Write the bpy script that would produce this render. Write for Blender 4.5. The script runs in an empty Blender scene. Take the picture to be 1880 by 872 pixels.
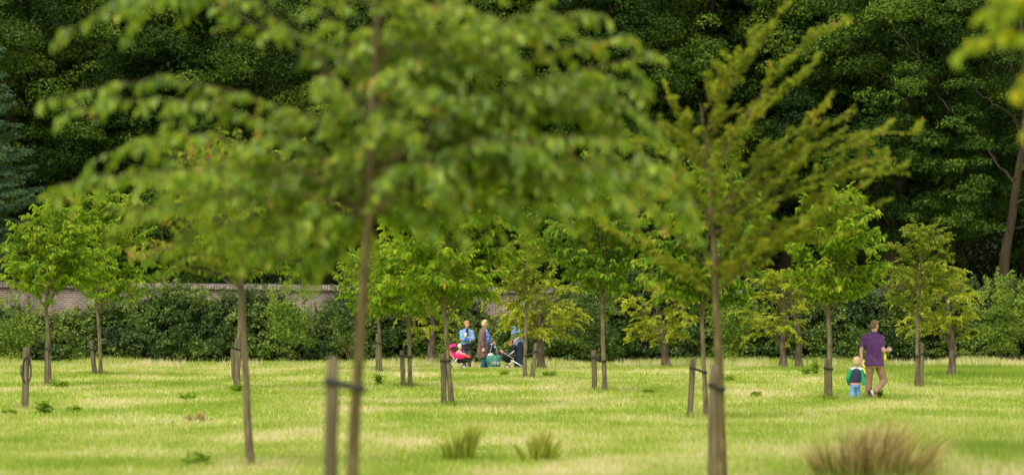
import bpy, math, random
import numpy as np
from mathutils import Vector, Matrix, Euler

# ------------------------------------------------------------------ camera, light, exposure
SC = bpy.context.scene
COL = SC.collection
FPX = 7050.0          # focal length in photo pixels (135 mm on 36 mm, 1880 px wide)
CAMH = 2.15
HOR = 559.0
R = math.radians

cd = bpy.data.cameras.new('camera'); cam = bpy.data.objects.new('camera', cd); COL.objects.link(cam)
SC.camera = cam
cd.sensor_width = 36.0; cd.lens = 135.0
cam.location = (0, 0, CAMH)
cam.rotation_euler = (R(90) + math.atan((HOR - 436.0) / FPX), 0, 0)
cd.clip_start = 0.5; cd.clip_end = 3000
cd.dof.use_dof = True
cd.dof.focus_distance = FPX / 65.0
cd.dof.aperture_fstop = 1.7

SUN_EL, SUN_AZ = 58.0, 205.0      # azimuth clockwise from +Y : behind the camera, to its left
w = bpy.data.worlds.new('World'); SC.world = w; w.use_nodes = True
nt = w.node_tree; bg = nt.nodes['Background']
sky = nt.nodes.new('ShaderNodeTexSky'); sky.sky_type = 'NISHITA'; sky.sun_disc = False
sky.sun_elevation = R(SUN_EL); sky.sun_rotation = R(SUN_AZ)
sky.air_density = 1.0; sky.dust_density = 4.0; sky.ozone_density = 1.0
hs = nt.nodes.new('ShaderNodeHueSaturation'); hs.inputs['Saturation'].default_value = 0.22
nt.links.new(sky.outputs[0], hs.inputs['Color']); nt.links.new(hs.outputs[0], bg.inputs[0])
bg.inputs[1].default_value = 0.15
sl = bpy.data.lights.new('sun', 'SUN'); so = bpy.data.objects.new('sun', sl); COL.objects.link(so)
sl.energy = 0.9; sl.angle = R(42); sl.color = (1.0, 0.94, 0.80)
a, e = R(SUN_AZ), R(SUN_EL)
so.rotation_euler = Vector((math.sin(a) * math.cos(e), math.cos(a) * math.cos(e), math.sin(e))).to_track_quat('Z', 'Y').to_euler()
vs = SC.view_settings
vs.view_transform = 'Standard'; vs.look = 'None'; vs.gamma = 1.0; vs.use_curve_mapping = False
vs.exposure = 1.12
SC.cycles.use_denoising = True
SC.cycles.max_bounces = 6; SC.cycles.diffuse_bounces = 3; SC.cycles.transmission_bounces = 4
SC.cycles.transparent_max_bounces = 4

# ------------------------------------------------------------------ helpers
def P(px, py, s):
    """photo pixel at image scale s (pixels per metre) -> world point"""
    return np.array(((px - 940.0) / s, FPX / s, CAMH - (py - HOR) / s))
def S_of(y): return (y - HOR) / CAMH
def V3(a): return np.array(a, float)
def unit(a):
    n = np.linalg.norm(a, axis=-1, keepdims=True); return a / np.maximum(n, 1e-9)

class MB:
    def __init__(s): s.v = []; s.f = {3: [], 4: []}; s.ng = []; s.t = []; s.n = 0
    def add(s, v, f, tint=0.5):
        v = np.asarray(v, float).reshape(-1, 3)
        if isinstance(f, np.ndarray): s.f[f.shape[1]].append(f + s.n)
        else:
            for q in f:
                q = [i + s.n for i in q]
                if len(q) in (3, 4): s.f[len(q)].append(np.array([q]))
                else: s.ng.append(q)
        s.v.append(v)
        s.t.append(np.broadcast_to(np.asarray(tint, float), (len(v),)).copy())
        s.n += len(v)
    def mesh(s, name, smooth=False):
        v = np.concatenate(s.v); me = bpy.data.meshes.new(name)
        me.vertices.add(len(v)); me.vertices.foreach_set('co', v.astype(np.float32).ravel())
        parts = []; tot = []
        for k in (3, 4):
            if s.f[k]:
                a = np.concatenate(s.f[k]); parts.append(a.ravel()); tot.append(np.full(len(a), k))
        for q in s.ng: parts.append(np.array(q)); tot.append(np.array([len(q)]))
        li = np.concatenate(parts).astype(np.int32); tot = np.concatenate(tot).astype(np.int32)
        st = np.concatenate(([0], np.cumsum(tot)[:-1])).astype(np.int32)
        me.loops.add(len(li)); me.loops.foreach_set('vertex_index', li)
        me.polygons.add(len(tot)); me.polygons.foreach_set('loop_start', st); me.polygons.foreach_set('loop_total', tot)
        if smooth: me.polygons.foreach_set('use_smooth', np.ones(len(tot), bool))
        at = me.attributes.new('tint', 'FLOAT', 'POINT'); at.data.foreach_set('value', np.concatenate(s.t).astype(np.float32))
        me.update(calc_edges=True)
        return me
    def obj(s, name, mat, parent=None, smooth=False):
        o = bpy.data.objects.new(name, s.mesh(name, smooth)); COL.objects.link(o)
        o.data.materials.append(mat)
        if parent: o.parent = parent
        return o
    def box(s, c, sz, rz=0, rot=None, tint=.5):
        v = np.array([(x, y, z) for x in (-.5, .5) for y in (-.5, .5) for z in (-.5, .5)]) * np.array(sz)
        if rot is None: rot = Matrix.Rotation(rz, 3, 'Z')
        v = v @ np.array(rot).T + np.array(c)
        s.add(v, [(0, 1, 3, 2), (4, 6, 7, 5), (0, 4, 5, 1), (2, 3, 7, 6), (0, 2, 6, 4), (1, 5, 7, 3)], tint)
    def tube(s, pts, rad, n=6, caps=True, tint=.5, jit=0, rng=None, flat=1.0):
        pts = np.asarray(pts, float); m = len(pts); rad = np.broadcast_to(np.asarray(rad, float), (m,))
        tg = unit(np.gradient(pts, axis=0)); up = np.array((0, 0, 1.0))
        if abs(tg[0] @ up) > .9: up = np.array((0, 1.0, 0))
        a = unit(np.cross(tg, up)); b = np.cross(tg, a)
        th = np.linspace(0, 2 * np.pi, n, endpoint=False)
        rr = rad[:, None] * np.ones(n)
        if jit: rr = rr * (1 + (rng.random((m, n)) - .5) * jit)
        v = pts[:, None] + a[:, None] * (np.cos(th) * rr)[..., None] + b[:, None] * (np.sin(th) * rr * flat)[..., None]
        i = np.arange(m - 1)[:, None] * n; j = np.arange(n)[None]; k = (j + 1) % n
        f = np.stack([i + j, i + k, i + n + k, i + n + j], -1).reshape(-1, 4)
        base = s.n
        s.add(v.reshape(-1, 3), f, tint)
        if caps:
            s.ng.append([base + q for q in range(n)][::-1] if n > 4 else [base + q for q in range(n)])
            s.ng.append([base + (m - 1) * n + q for q in range(n)])
    def lathe(s, c, prof, n=12, axis='Z', tint=.5):
        th = np.linspace(0, 2 * np.pi, n, endpoint=False); v = []
        for r, z in prof: v += [(r * math.cos(t), r * math.sin(t), z) for t in th]
        v = np.array(v)
        if axis == 'Y': v = v[:, [0, 2, 1]]
        if axis == 'X': v = v[:, [2, 0, 1]]
        f = []
        for i in range(len(prof) - 1):
            for j in range(n):
                k = (j + 1) % n; f.append((i * n + j, i * n + k, i * n + n + k, i * n + n + j))
        s.add(v + np.array(c), f, tint)
    def torus(s, c, R_, r, axis='Y', n=24, k=8, rot=None):
        v = []; f = []
        for i in range(n):
            t = 2 * math.pi * i / n
            for j in range(k):
                u = 2 * math.pi * j / k; q = R_ + r * math.cos(u)
                v.append((q * math.cos(t), r * math.sin(u), q * math.sin(t)))
                f.append((i * k + j, i * k + (j + 1) % k, ((i + 1) % n) * k + (j + 1) % k, ((i + 1) % n) * k + j))
        v = np.array(v)
        if rot is not None: v = v @ np.array(rot).T
        s.add(v + np.array(c), f)
    def sphere(s, c, r, n=12, m=8, rot=None, tint=.5):
        r = np.broadcast_to(np.array(r, float), (3,)); v = [(0, 0, 1)]
        for i in range(1, m):
            for j in range(n):
                a, b = math.pi * i / m, 2 * math.pi * j / n
                v.append((math.sin(a) * math.cos(b), math.sin(a) * math.sin(b), math.cos(a)))
        v.append((0, 0, -1)); f = []
        for j in range(n): f.append((0, 1 + j, 1 + (j + 1) % n))
        for i in range(m - 2):
            for j in range(n):
                q = 1 + i * n; f.append((q + j, q + n + j, q + n + (j + 1) % n, q + (j + 1) % n))
        q = 1 + (m - 2) * n; L = len(v) - 1
        for j in range(n): f.append((q + j, L, q + (j + 1) % n))
        v = np.array(v) * r
        if rot is not None: v = v @ np.array(rot).T
        s.add(v + np.array(c), f, tint)
    def loft(s, secs, n=20):
        """closed loft of ellipses (centre, rx, ry, yaw)"""
        v = []
        for c, rx, ry, yaw in secs:
            for j in range(n):
                t = 2 * math.pi * j / n; x, y = rx * math.cos(t), ry * math.sin(t)
                v.append((c[0] + x * math.cos(yaw) - y * math.sin(yaw), c[1] + x * math.sin(yaw) + y * math.cos(yaw), c[2]))
        f = []
        for i in range(len(secs) - 1):
            for j in range(n):
                k = (j + 1) % n; f.append((i * n + j, i * n + k, i * n + n + k, i * n + n + j))
        m = (len(secs) - 1) * n
        f.append(tuple(range(n))[::-1]); f.append(tuple(m + q for q in range(n)))
        s.add(v, f)

def tag(o, label=None, cat=None, group=None, kind=None):
    if label: o['label'] = label
    if cat: o['category'] = cat
    if group: o['group'] = group
    if kind: o['kind'] = kind
    return o
def thing(name, loc, label, cat, group=None, rz=0):
    o = bpy.data.objects.new(name, None); COL.objects.link(o)
    o.location = loc; o.rotation_euler = (0, 0, rz); o.empty_display_size = .2
    return tag(o, label, cat, group)

# ------------------------------------------------------------------ materials
def newmat(name):
    m = bpy.data.materials.new(name); m.use_nodes = True
    n = m.node_tree.nodes; l = m.node_tree.links
    return m, n, l, n['Principled BSDF'], n['Material Output']
def ramp(n, stops):
    r = n.new('ShaderNodeValToRGB'); e = r.color_ramp.elements
    while len(e) < len(stops): e.new(.5)
    for q, (p, c) in zip(e, stops): q.position = p; q.color = (*c, 1)
    return r
def noise(n, l, scale, detail=4, coord='Object', mapscale=None):
    t = n.new('ShaderNodeTexCoord'); x = n.new('ShaderNodeTexNoise')
    x.inputs['Scale'].default_value = scale; x.inputs['Detail'].default_value = detail
    if mapscale:
        mp = n.new('ShaderNodeMapping'); mp.inputs['Scale'].default_value = mapscale
        l.new(t.outputs[coord], mp.inputs[0]); l.new(mp.outputs[0], x.inputs[0])
    else: l.new(t.outputs[coord], x.inputs[0])
    return x
def leafmat(name, stops, trans=.4, rough=.6, spec=.16, vary=.35, nscale=1.3):
    m, n, l, b, o = newmat(name)
    at = n.new('ShaderNodeAttribute'); at.attribute_name = 'tint'
    nz = noise(n, l, nscale, 2)
    mr = n.new('ShaderNodeMapRange'); mr.inputs[1].default_value = .3; mr.inputs[2].default_value = .7
    mr.inputs[3].default_value = -vary / 2; mr.inputs[4].default_value = vary / 2
    l.new(nz.outputs[0], mr.inputs[0])
    ad = n.new('ShaderNodeMath'); ad.operation = 'ADD'; l.new(at.outputs['Fac'], ad.inputs[0]); l.new(mr.outputs[0], ad.inputs[1])
    r = ramp(n, stops); l.new(ad.outputs[0], r.inputs[0])
    l.new(r.outputs[0], b.inputs['Base Color'])
    b.inputs['Roughness'].default_value = rough; b.inputs['Specular IOR Level'].default_value = spec
    tr = n.new('ShaderNodeBsdfTranslucent')
    hv = n.new('ShaderNodeHueSaturation'); hv.inputs['Hue'].default_value = .485; hv.inputs['Value'].default_value = 1.6
    l.new(r.outputs[0], hv.inputs['Color']); l.new(hv.outputs[0], tr.inputs[0])
    mx = n.new('ShaderNodeMixShader'); mx.inputs[0].default_value = trans
    l.new(b.outputs[0], mx.inputs[1]); l.new(tr.outputs[0], mx.inputs[2]); l.new(mx.outputs[0], o.inputs[0])
    return m
def barkmat(name, c1, c2, c3, scale=9, stretch=.25, bump=.6):
    m, n, l, b, o = newmat(name)
    nz = noise(n, l, scale, 6, mapscale=(1, 1, stretch))
    r = ramp(n, [(.3, c1), (.52, c2), (.72, c3)]); l.new(nz.outputs[0], r.inputs[0])
    l.new(r.outputs[0], b.inputs['Base Color']); b.inputs['Roughness'].default_value = .9
    b.inputs['Specular IOR Level'].default_value = .2
    bp = n.new('ShaderNodeBump'); bp.inputs['Strength'].default_value = bump; bp.inputs['Distance'].default_value = .02
    l.new(nz.outputs[0], bp.inputs['Height']); l.new(bp.outputs[0], b.inputs['Normal'])
    return m
def plain(name, c, rough=.8, metal=0, var=.18, scale=30, spec=.3, bump=.15, bscale=None):
    m, n, l, b, o = newmat(name)
    nz = noise(n, l, scale, 4)
    r = ramp(n, [(.3, tuple(x * (1 - var) for x in c)), (.7, tuple(min(1, x * (1 + var)) for x in c))])
    l.new(nz.outputs[0], r.inputs[0]); l.new(r.outputs[0], b.inputs['Base Color'])
    b.inputs['Roughness'].default_value = rough; b.inputs['Metallic'].default_value = metal
    b.inputs['Specular IOR Level'].default_value = spec
    bp = n.new('ShaderNodeBump'); bp.inputs['Strength'].default_value = bump; bp.inputs['Distance'].default_value = .01
    l.new(nz.outputs[0], bp.inputs['Height']); l.new(bp.outputs[0], b.inputs['Normal'])
    return m

RED = (.22, .07, .02)
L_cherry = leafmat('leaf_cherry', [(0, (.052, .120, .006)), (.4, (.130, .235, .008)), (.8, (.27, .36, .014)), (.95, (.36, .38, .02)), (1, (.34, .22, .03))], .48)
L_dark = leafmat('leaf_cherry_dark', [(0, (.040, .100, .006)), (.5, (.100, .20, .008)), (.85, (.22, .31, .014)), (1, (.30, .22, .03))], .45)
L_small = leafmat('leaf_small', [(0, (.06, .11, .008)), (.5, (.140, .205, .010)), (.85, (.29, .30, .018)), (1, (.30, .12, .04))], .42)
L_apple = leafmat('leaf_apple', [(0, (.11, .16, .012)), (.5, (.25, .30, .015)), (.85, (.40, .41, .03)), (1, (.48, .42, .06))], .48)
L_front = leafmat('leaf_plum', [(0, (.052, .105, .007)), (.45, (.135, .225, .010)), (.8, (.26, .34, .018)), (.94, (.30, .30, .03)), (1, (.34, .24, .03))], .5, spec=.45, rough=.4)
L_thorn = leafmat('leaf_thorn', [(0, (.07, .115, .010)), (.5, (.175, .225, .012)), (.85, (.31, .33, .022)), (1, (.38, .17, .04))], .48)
L_big = leafmat('leaf_overhang', [(0, (.12, .22, .012)), (.6, (.26, .33, .015)), (1, (.48, .38, .02))], .5)
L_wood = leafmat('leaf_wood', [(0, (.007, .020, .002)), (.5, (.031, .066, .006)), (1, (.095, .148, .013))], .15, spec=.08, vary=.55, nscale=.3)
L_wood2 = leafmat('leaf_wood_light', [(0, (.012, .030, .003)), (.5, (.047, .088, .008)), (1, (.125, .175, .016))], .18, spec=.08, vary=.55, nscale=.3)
L_hedge = leafmat('leaf_hedge', [(0, (.016, .038, .005)), (.5, (.052, .095, .010)), (1, (.14, .195, .022))], .28, spec=.3, rough=.5, vary=.7, nscale=.6)
L_shrub = leafmat('leaf_shrub', [(0, (.05, .10, .010)), (.5, (.12, .19, .018)), (1, (.22, .28, .03))], .35, vary=.5, nscale=.8)
L_spruce = leafmat('needle_blue', [(0, (.012, .038, .014)), (.5, (.045, .10, .040)), (1, (.12, .20, .09))], .1, nscale=1)
L_weed = leafmat('leaf_weed', [(0, (.10, .19, .015)), (1, (.24, .36, .03))], .5)
B_young = barkmat('bark_young', (.060, .046, .022), (.125, .100, .050), (.20, .165, .09), 14)
B_front = barkmat('bark_front', (.045, .032, .013), (.095, .070, .028), (.15, .12, .055), 22)
B_old = barkmat('bark_old', (.045, .03, .02), (.11, .078, .055), (.21, .165, .125), 9, .3, 1)
B_wood = barkmat('bark_wood', (.022, .016, .010), (.045, .033, .021), (.08, .06, .04), 3, .25, 1)
B_bare = barkmat('bark_bare', (.030, .020, .011), (.048, .034, .020), (.085, .062, .038), 3, .25, 1)
M_stake = barkmat('weathered_stake', (.050, .039, .020), (.105, .083, .045), (.19, .155, .095), 18, .08, .5)
M_rubber = plain('rubber', (.012, .012, .014), .55)

# ------------------------------------------------------------------ setting: field
def bumpz(x, y):   # gentle unevenness of the meadow
    return .02 * np.sin(x * .55 + y * .13) + .02 * np.sin(y * .31 - x * .21 + 1.3)
gm, n, l, b, o = newmat('meadow_soil_and_thatch')
def grass_color(n, l, rnd=None):
    """patches of fresh, yellowing and straw coloured grass laid out over the meadow"""
    big = noise(n, l, .055, 3, mapscale=(1, .55, 1)); mid = noise(n, l, .42, 5, mapscale=(1, .38, 1)); 
    a = n.new('ShaderNodeMath'); a.operation = 'MULTIPLY_ADD'; l.new(mid.outputs[0], a.inputs[0]); a.inputs[1].default_value = .82
    c = n.new('ShaderNodeMath'); c.operation = 'MULTIPLY'; c.inputs[1].default_value = .35; l.new(big.outputs[0], c.inputs[0])
    l.new(c.outputs[0], a.inputs[2])
    out = a.outputs[0]
    if rnd:
        at = n.new('ShaderNodeAttribute'); at.attribute_name = 'tint'
        d = n.new('ShaderNodeMath'); d.operation = 'MULTIPLY_ADD'; d.inputs[1].default_value = rnd
        l.new(at.outputs['Fac'], d.inputs[0]); l.new(out, d.inputs[2])
        f = n.new('ShaderNodeMath'); f.operation = 'SUBTRACT'; f.inputs[1].default_value = rnd / 2; l.new(d.outputs[0], f.inputs[0])
        out = f.outputs[0]
    r = ramp(n, [(.38, (.165, .25, .022)), (.48, (.25, .335, .030)), (.60, (.335, .395, .052)), (.69, (.46, .44, .15)), (.79, (.62, .53, .32))])
    l.new(out, r.inputs[0]); return r
r = grass_color(n, l); l.new(r.outputs[0], b.inputs['Base Color']); b.inputs['Roughness'].default_value = .95
b.inputs['Specular IOR Level'].default_value = .1
gx = np.concatenate((np.linspace(-900, -45, 8), np.linspace(-40, 40, 81), np.linspace(45, 900, 8)))
gy = np.concatenate((np.linspace(-300, 5, 8), np.linspace(10, 160, 151), np.linspace(170, 1600, 10)))
X, Y = np.meshgrid(gx, gy); Z = bumpz(X, Y)
mb = MB(); nx, ny = len(gx), len(gy)
i = np.arange(ny - 1)[:, None] * nx + np.arange(nx - 1)[None]
mb.add(np.stack([X, Y, Z], -1).reshape(-1, 3), np.stack([i, i + 1, i + nx + 1, i + nx], -1).reshape(-1, 4))
tag(mb.obj('ground', gm, smooth=True), kind='structure')

# grass blades: one mass
gb, n, l, b, o = newmat('grass_blades')
r = grass_color(n, l, .34)
l.new(r.outputs[0], b.inputs['Base Color']); b.inputs['Roughness'].default_value = .6; b.inputs['Specular IOR Level'].default_value = .25
tr = n.new('ShaderNodeBsdfTranslucent'); l.new(r.outputs[0], tr.inputs[0])
mx = n.new('ShaderNodeMixShader'); mx.inputs[0].default_value = .45
l.new(b.outputs[0], mx.inputs[1]); l.new(tr.outputs[0], mx.inputs[2]); l.new(mx.outputs[0], o.inputs[0])
rg = np.random.default_rng(5)
def blades(mb, x, y, h, wd, lean=.35, tint=None, z0=None):
    N = len(x); z = bumpz(x, y) if z0 is None else z0
    a = rg.random(N) * 2 * np.pi; ln = h * lean * rg.random(N)
    b0 = rg.random(N) * 2 * np.pi
    sx, sy = np.cos(b0) * wd / 2, np.sin(b0) * wd / 2 * .5
    v = np.empty((N, 5, 3))
    mxx, my = x + np.cos(a) * ln * .35, y + np.sin(a) * ln * .35
    v[:, 0] = np.stack([x - sx, y - sy, z], -1); v[:, 1] = np.stack([x + sx, y + sy, z], -1)
    v[:, 2] = np.stack([mxx + sx * .7, my + sy * .7, z + h * .6], -1); v[:, 3] = np.stack([mxx - sx * .7, my - sy * .7, z + h * .6], -1)
    v[:, 4] = np.stack([x + np.cos(a) * ln, y + np.sin(a) * ln, z + h], -1)
    b = np.arange(N)[:, None] * 5
    t = rg.random(N) if tint is None else tint
    n0 = mb.n
    mb.add(v.reshape(-1, 3), b + np.array([[0, 1, 2, 3]]), np.repeat(t, 5))
    mb.f[3].append(n0 + b + np.array([[3, 2, 4]]))
mb = MB()
N = 640000
s = 50 + (165 - 50) * rg.random(N) ** 1.35
x = (rg.random(N) - .5) * 3000 / s; y = FPX / s
patch = np.sin(x * 1.7 + np.sin(y * .9) * 2) * np.sin(y * .55 + np.sin(x * .6) * 2)
h = (.045 + .05 * rg.random(N) + .03 * np.maximum(0, patch)) * (1 + .9 * (rg.random(N) > .985))
blades(mb, x, y, h, 1.15 / s + .004, .6)
# longer fringe along the hedge foot and round the stakes
N = 26000
x = (rg.random(N) - .5) * 44; y = FPX / 51.6 - rg.random(N) ** 2 * 5
k = .5 + .5 * np.sin(x * .9 + 2 * np.sin(x * .37)); blades(mb, x, y, .08 + (.10 + .22 * k) * rg.random(N), np.full(N, .02), .6)
N = 16000   # rank patch at right and right edge
x = 14.2 + rg.normal(size=N) * 1.6; y = 118 + rg.normal(size=N) * 5; blades(mb, x, y, .08 + .22 * rg.random(N), np.full(N, .018), .5, .1 * rg.random(N))
x = 6.7 + rg.normal(size=9000) * .5; y = 54.5 + rg.normal(size=9000) * 2.2; blades(mb, x, y, .06 + .24 * rg.random(9000), np.full(9000, .010), .6, .25 * rg.random(9000))
FEET = [(91, 712), (186, 690), (437, 720), (461, 856), (698, 684), (753, 710), (830, 748), (964, 694), (1111, 718), (1297, 768), (1522, 737), (1683, 709), (789, 674), (996, 681), (1224, 678), (1436, 679), (1468, 680), (1747, 698),
        (46, 753), (86, 710), (175, 689), (430, 698), (433, 720), (694, 684), (741, 711), (815, 748), (977, 694), (1092, 721), (1266, 768), (1518, 736), (1690, 706), (1603, 735), (1570, 738)]
for fx, fy in FEET:
    c = P(fx, fy, S_of(fy)); N = 420; x = c[0] + rg.normal(size=N) * .26; y = c[1] + rg.normal(size=N) * .3; dd = np.hypot(x - c[0], y - c[1])
    blades(mb, x, y, .05 + .20 * rg.random(N) ** 1.5 * np.exp(-dd * 1.5), np.full(N, .012), .8, rg.normal(.3, .35, N))
N = 30000; s_ = 105 + 50 * rg.random(N); px = np.where(rg.random(N) < .6, 1600 + rg.normal(size=N) * 130, 1800 + rg.normal(size=N) * 90)
x = (px - 940) / s_; y = FPX / s_; blades(mb, x, y, .06 + .22 * rg.random(N) ** 2, np.full(N, .009), .8, np.clip(rg.normal(.6, .3, N), 0, 1.2))
N = 7000; x = (rg.random(N) - .5) * 42; y = FPX / 52.5 - rg.random(N) * 3; k = (np.sin(x * 1.3 + 2 * np.sin(x * .6)) > .0) * 1.0
blades(mb, x, y, .10 + .28 * k * rg.random(N), np.full(N, .014), .5, np.full(N, 1.3))
tag(mb.obj('grass', gb), 'short meadow grass, fresh green with straw coloured patches, over the whole field', 'grass', kind='stuff')

M_flower = plain('clover_white', (.75, .75, .70), .8)
mb = MB()
for (cx, cy, sp, nn) in ((300, 775, 70, 40), (240, 768, 60, 25), (905, 830, 60, 22), (120, 672, 80, 20), (1500, 690, 60, 14), (1250, 800, 200, 16), (700, 800, 160, 16)):
    for _ in range(nn):
        py = cy + rg.normal() * 7; s_ = S_of(py); p = P(cx + rg.normal() * sp, py, s_)
        mb.sphere((p[0], p[1], 0.06 + .03 * rg.random()), .008, 6, 4)
tag(mb.obj('clover_flowers', M_flower), 'tiny white clover flowers dotted through the short grass', 'flowers', kind='stuff')

# ------------------------------------------------------------------ leaf building
def leaves(mb, Pn, A, U, L, W, tint, fold=.12, curl=.18):
    A = unit(A); Sd = unit(np.cross(A, U)); Nn = np.cross(Sd, A)
    L = np.broadcast_to(L, (len(Pn),))[:, None]; W = np.broadcast_to(W, (len(Pn),))[:, None]
    v = np.empty((len(Pn), 6, 3)); v[:, 0] = Pn
    v[:, 1] = Pn + A * L * .3 + Sd * W * .48 + Nn * W * fold * 2
    v[:, 2] = Pn + A * L * .68 + Sd * W * .40 + Nn * W * fold
    v[:, 3] = Pn + A * L - Nn * L * curl
    v[:, 4] = Pn + A * L * .68 - Sd * W * .40 + Nn * W * fold
    v[:, 5] = Pn + A * L * .3 - Sd * W * .48 + Nn * W * fold * 2
    b = np.arange(len(Pn))[:, None] * 6
    f = np.concatenate([b + np.array([[0, 1, 2, 3]]), b + np.array([[0, 3, 4, 5]])])
    mb.add(v.reshape(-1, 3), f, np.repeat(tint, 6))
def kites(mb, Pn, A, U, L, W, tint):
    A = unit(A); Sd = unit(np.cross(A, U)); L = np.broadcast_to(L, (len(Pn),))[:, None]; W = np.broadcast_to(W, (len(Pn),))[:, None]
    v = np.empty((len(Pn), 4, 3)); v[:, 0] = Pn; v[:, 1] = Pn + A * L * .45 + Sd * W * .5
    v[:, 2] = Pn + A * L; v[:, 3] = Pn + A * L * .45 - Sd * W * .5
    mb.add(v.reshape(-1, 3), np.arange(len(Pn))[:, None] * 4 + np.array([[0, 1, 2, 3]]), np.repeat(tint, 4))
def bez(a, c, b, n):
    t = np.linspace(0, 1, n)[:, None]; return (1 - t) ** 2 * a + 2 * t * (1 - t) * c + t * t * b
def at(path, t):
    i = t * (len(path) - 1); k = min(int(i), len(path) - 2); return path[k] + (path[k + 1] - path[k]) * (i - k)

def orchard_tree(name, label, cat, s, trunk, w0, crown, seed, leaf=(.18, .078), mat=None, bark=None, nl=16, shoots=11, sl=.78,
                 per_m=27, droop=.8, w1=None, limbs=None, rise=.4, group='young trees planted across the meadow', knobs=False, up=0.3, hang=.22, cover=1.0, base_t=0.0, inner=.12, depth=1.0, bow=None, limb=1.0):
    """trunk: photo points bottom->top at scale s; crown: (cx,cy,rx,ry) in photo pixels"""
    rr = np.random.default_rng(seed); mat = mat or L_cherry; bark = bark or B_young
    base = P(trunk[0][0], trunk[0][1], s); base[2] = float(bumpz(base[0], base[1])) - .03
    rt = thing(name, base, label, cat, group)
    tp = [P(x, y, s) for x, y in trunk]; tp[0][2] = base[2]
    tp = [q - base for q in tp]
    cx, cy, rx, ry = crown; C = P(cx, cy, s) - base; Rx, Rz = rx / s, ry / s
    # densify the trunk, add a slight wobble
    path = [tp[0]]
    for a_, b_ in zip(tp[:-1], tp[1:]):
        m = max(2, int(np.linalg.norm(b_ - a_) / .22))
        for k in range(1, m + 1): path.append(a_ + (b_ - a_) * k / m)
    path = np.array(path); wob = np.cumsum(rr.normal(size=path.shape) * [.006, .008, 0], 0); path = path + wob * (2.2 if knobs else .8)
    H = path[:, 2]; t = (H - H[0]) / (H[-1] - H[0])
    r0 = w0 / s / 2 * .8; r1 = .008 if w1 is None else w1 / s / 2
    rad = r0 * (1 - t) ** (.6 if bow is None else .95) + r1; rad[0] *= 1.35; rad[1] *= 1.1
    if knobs: rad = rad * (1 + .28 * rr.random(len(rad))); rad[0] *= 1.2
    tm = MB(); tm.tube(path, rad, 10, jit=.16 if knobs else .06, rng=rr)
    if knobs:
        for _ in range(9):
            q = at(path, rr.uniform(.1, .7)); d = rr.normal(size=3) * [1, 1, .2]; d = unit(d)
            tm.sphere(q + d * r0 * .75, r0 * rr.uniform(.25, .5), 8, 6)
    lo = C[2] - Rz
    tstart = max(.12, min(.9, (lo + .12 * Rz - H[0]) / (H[-1] - H[0])))
    if base_t: tstart = base_t
    ends = []
    if limbs:
        for q in limbs:
            E = P(q[0], q[1], s) - base; E[1] += (q[2] if len(q) > 2 else rr.uniform(-.45, .45)) * Rx * depth
            ends.append((E, q[3] if len(q) > 3 else None))
    for i in range(nl):
        az = i * 2.399963 + rr.uniform(-.4, .4); k = (i + .5) / nl
        el = -0.75 + 2.15 * k + rr.uniform(-.12, .12)       # radians of elevation on the crown surface
        q = rr.uniform(.78, 1.05)
        E = C + np.array((math.cos(az) * math.cos(el) * Rx, math.sin(az) * math.cos(el) * Rx * depth, math.sin(el) * Rz)) * q
        ends.append((E, None))
    lm = MB(); PP = []; AA = []; UU = []; LL = []; TT = []
    def leafy(pt, t0=0.0, dens=1.0, tip=0.0):
        seg = np.linalg.norm(np.diff(pt, axis=0), axis=1); Ltot = seg.sum()
        m = int(Ltot * per_m * dens * cover * (1 - t0)) + 1
        for j in range(m):
            u = t0 + (1 - t0) * (j + rr.random()) / m; q = at(pt, u)
            k = min(int(u * (len(pt) - 1)), len(pt) - 2); d = unit(pt[k + 1] - pt[k])
            sd = unit(np.cross(d, (0, 0, 1)) + rr.normal(size=3) * .35) * (1 if j % 2 else -1)
            a_ = d * rr.uniform(.3, .8) + sd * .75 + np.array((0, 0, -droop)) * rr.uniform(.4, 1.2) + rr.normal(size=3) * .2
            PP.append(q); AA.append(a_); UU.append(np.array((0, 0, 1.0)) + rr.normal(size=3) * .35)
            LL.append(rr.uniform(.65, 1.1) * (1 - .35 * (u > .85)))
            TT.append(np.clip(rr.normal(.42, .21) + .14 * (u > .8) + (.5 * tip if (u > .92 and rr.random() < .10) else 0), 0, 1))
    for E, ts in ends:
        zt = E[2] - rise * np.linalg.norm((E - at(path, .6))[:2]) - .25 * Rz
        tt = (zt - H[0]) / (H[-1] - H[0]); tt = min(.97, max(tstart, tt + rr.uniform(-.05, .05)))
        if ts: tt = ts
        A0 = at(path, tt); D = np.linalg.norm(E - A0)
        Cc = A0 * .45 + E * .55 + np.array((0, 0, (rise + .1 if bow is None else bow) * D)) + rr.normal(size=3) * .10 * D
        lp = bez(A0, Cc, E, 9)
        r_ = limb * max(.005, min(r0 * .45, .007 * D + .003))
        tm.tube(lp, np.linspace(r_, .003, 9), 5, caps=False)
        leafy(lp, .35, .8, 1)
        m = max(2, int(shoots * min(1.3, D / (Rx * .9))))
        for j in range(m):
            u = inner + (1 - inner) * (j + rr.random()) / m; q = at(lp, u)
            k = min(int(u * 8), 7); d = unit(lp[k + 1] - lp[k])
            sd = unit(np.cross(d, (0, 0, 1))) * (1 if rr.random() < .5 else -1)
            vd = unit(d * rr.uniform(.3, .9) + sd * rr.uniform(.2, 1) + np.array((0, 0, rr.uniform(-.35, .7) + up)))
            l_ = sl * min(Rx, 1.6) * rr.uniform(.35, 1) * (1 - .35 * u)
            e_ = q + vd * l_; e_[2] -= hang * l_
            sp = bez(q, q + vd * l_ * .55 + np.array((0, 0, .06 * l_)), e_, 6)
            tm.tube(sp, np.linspace(.005, .002, 6), 4, caps=False)
            leafy(sp, .05, 1, 1 if u > .6 else .3)
    Pn = np.array(PP); 
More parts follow.
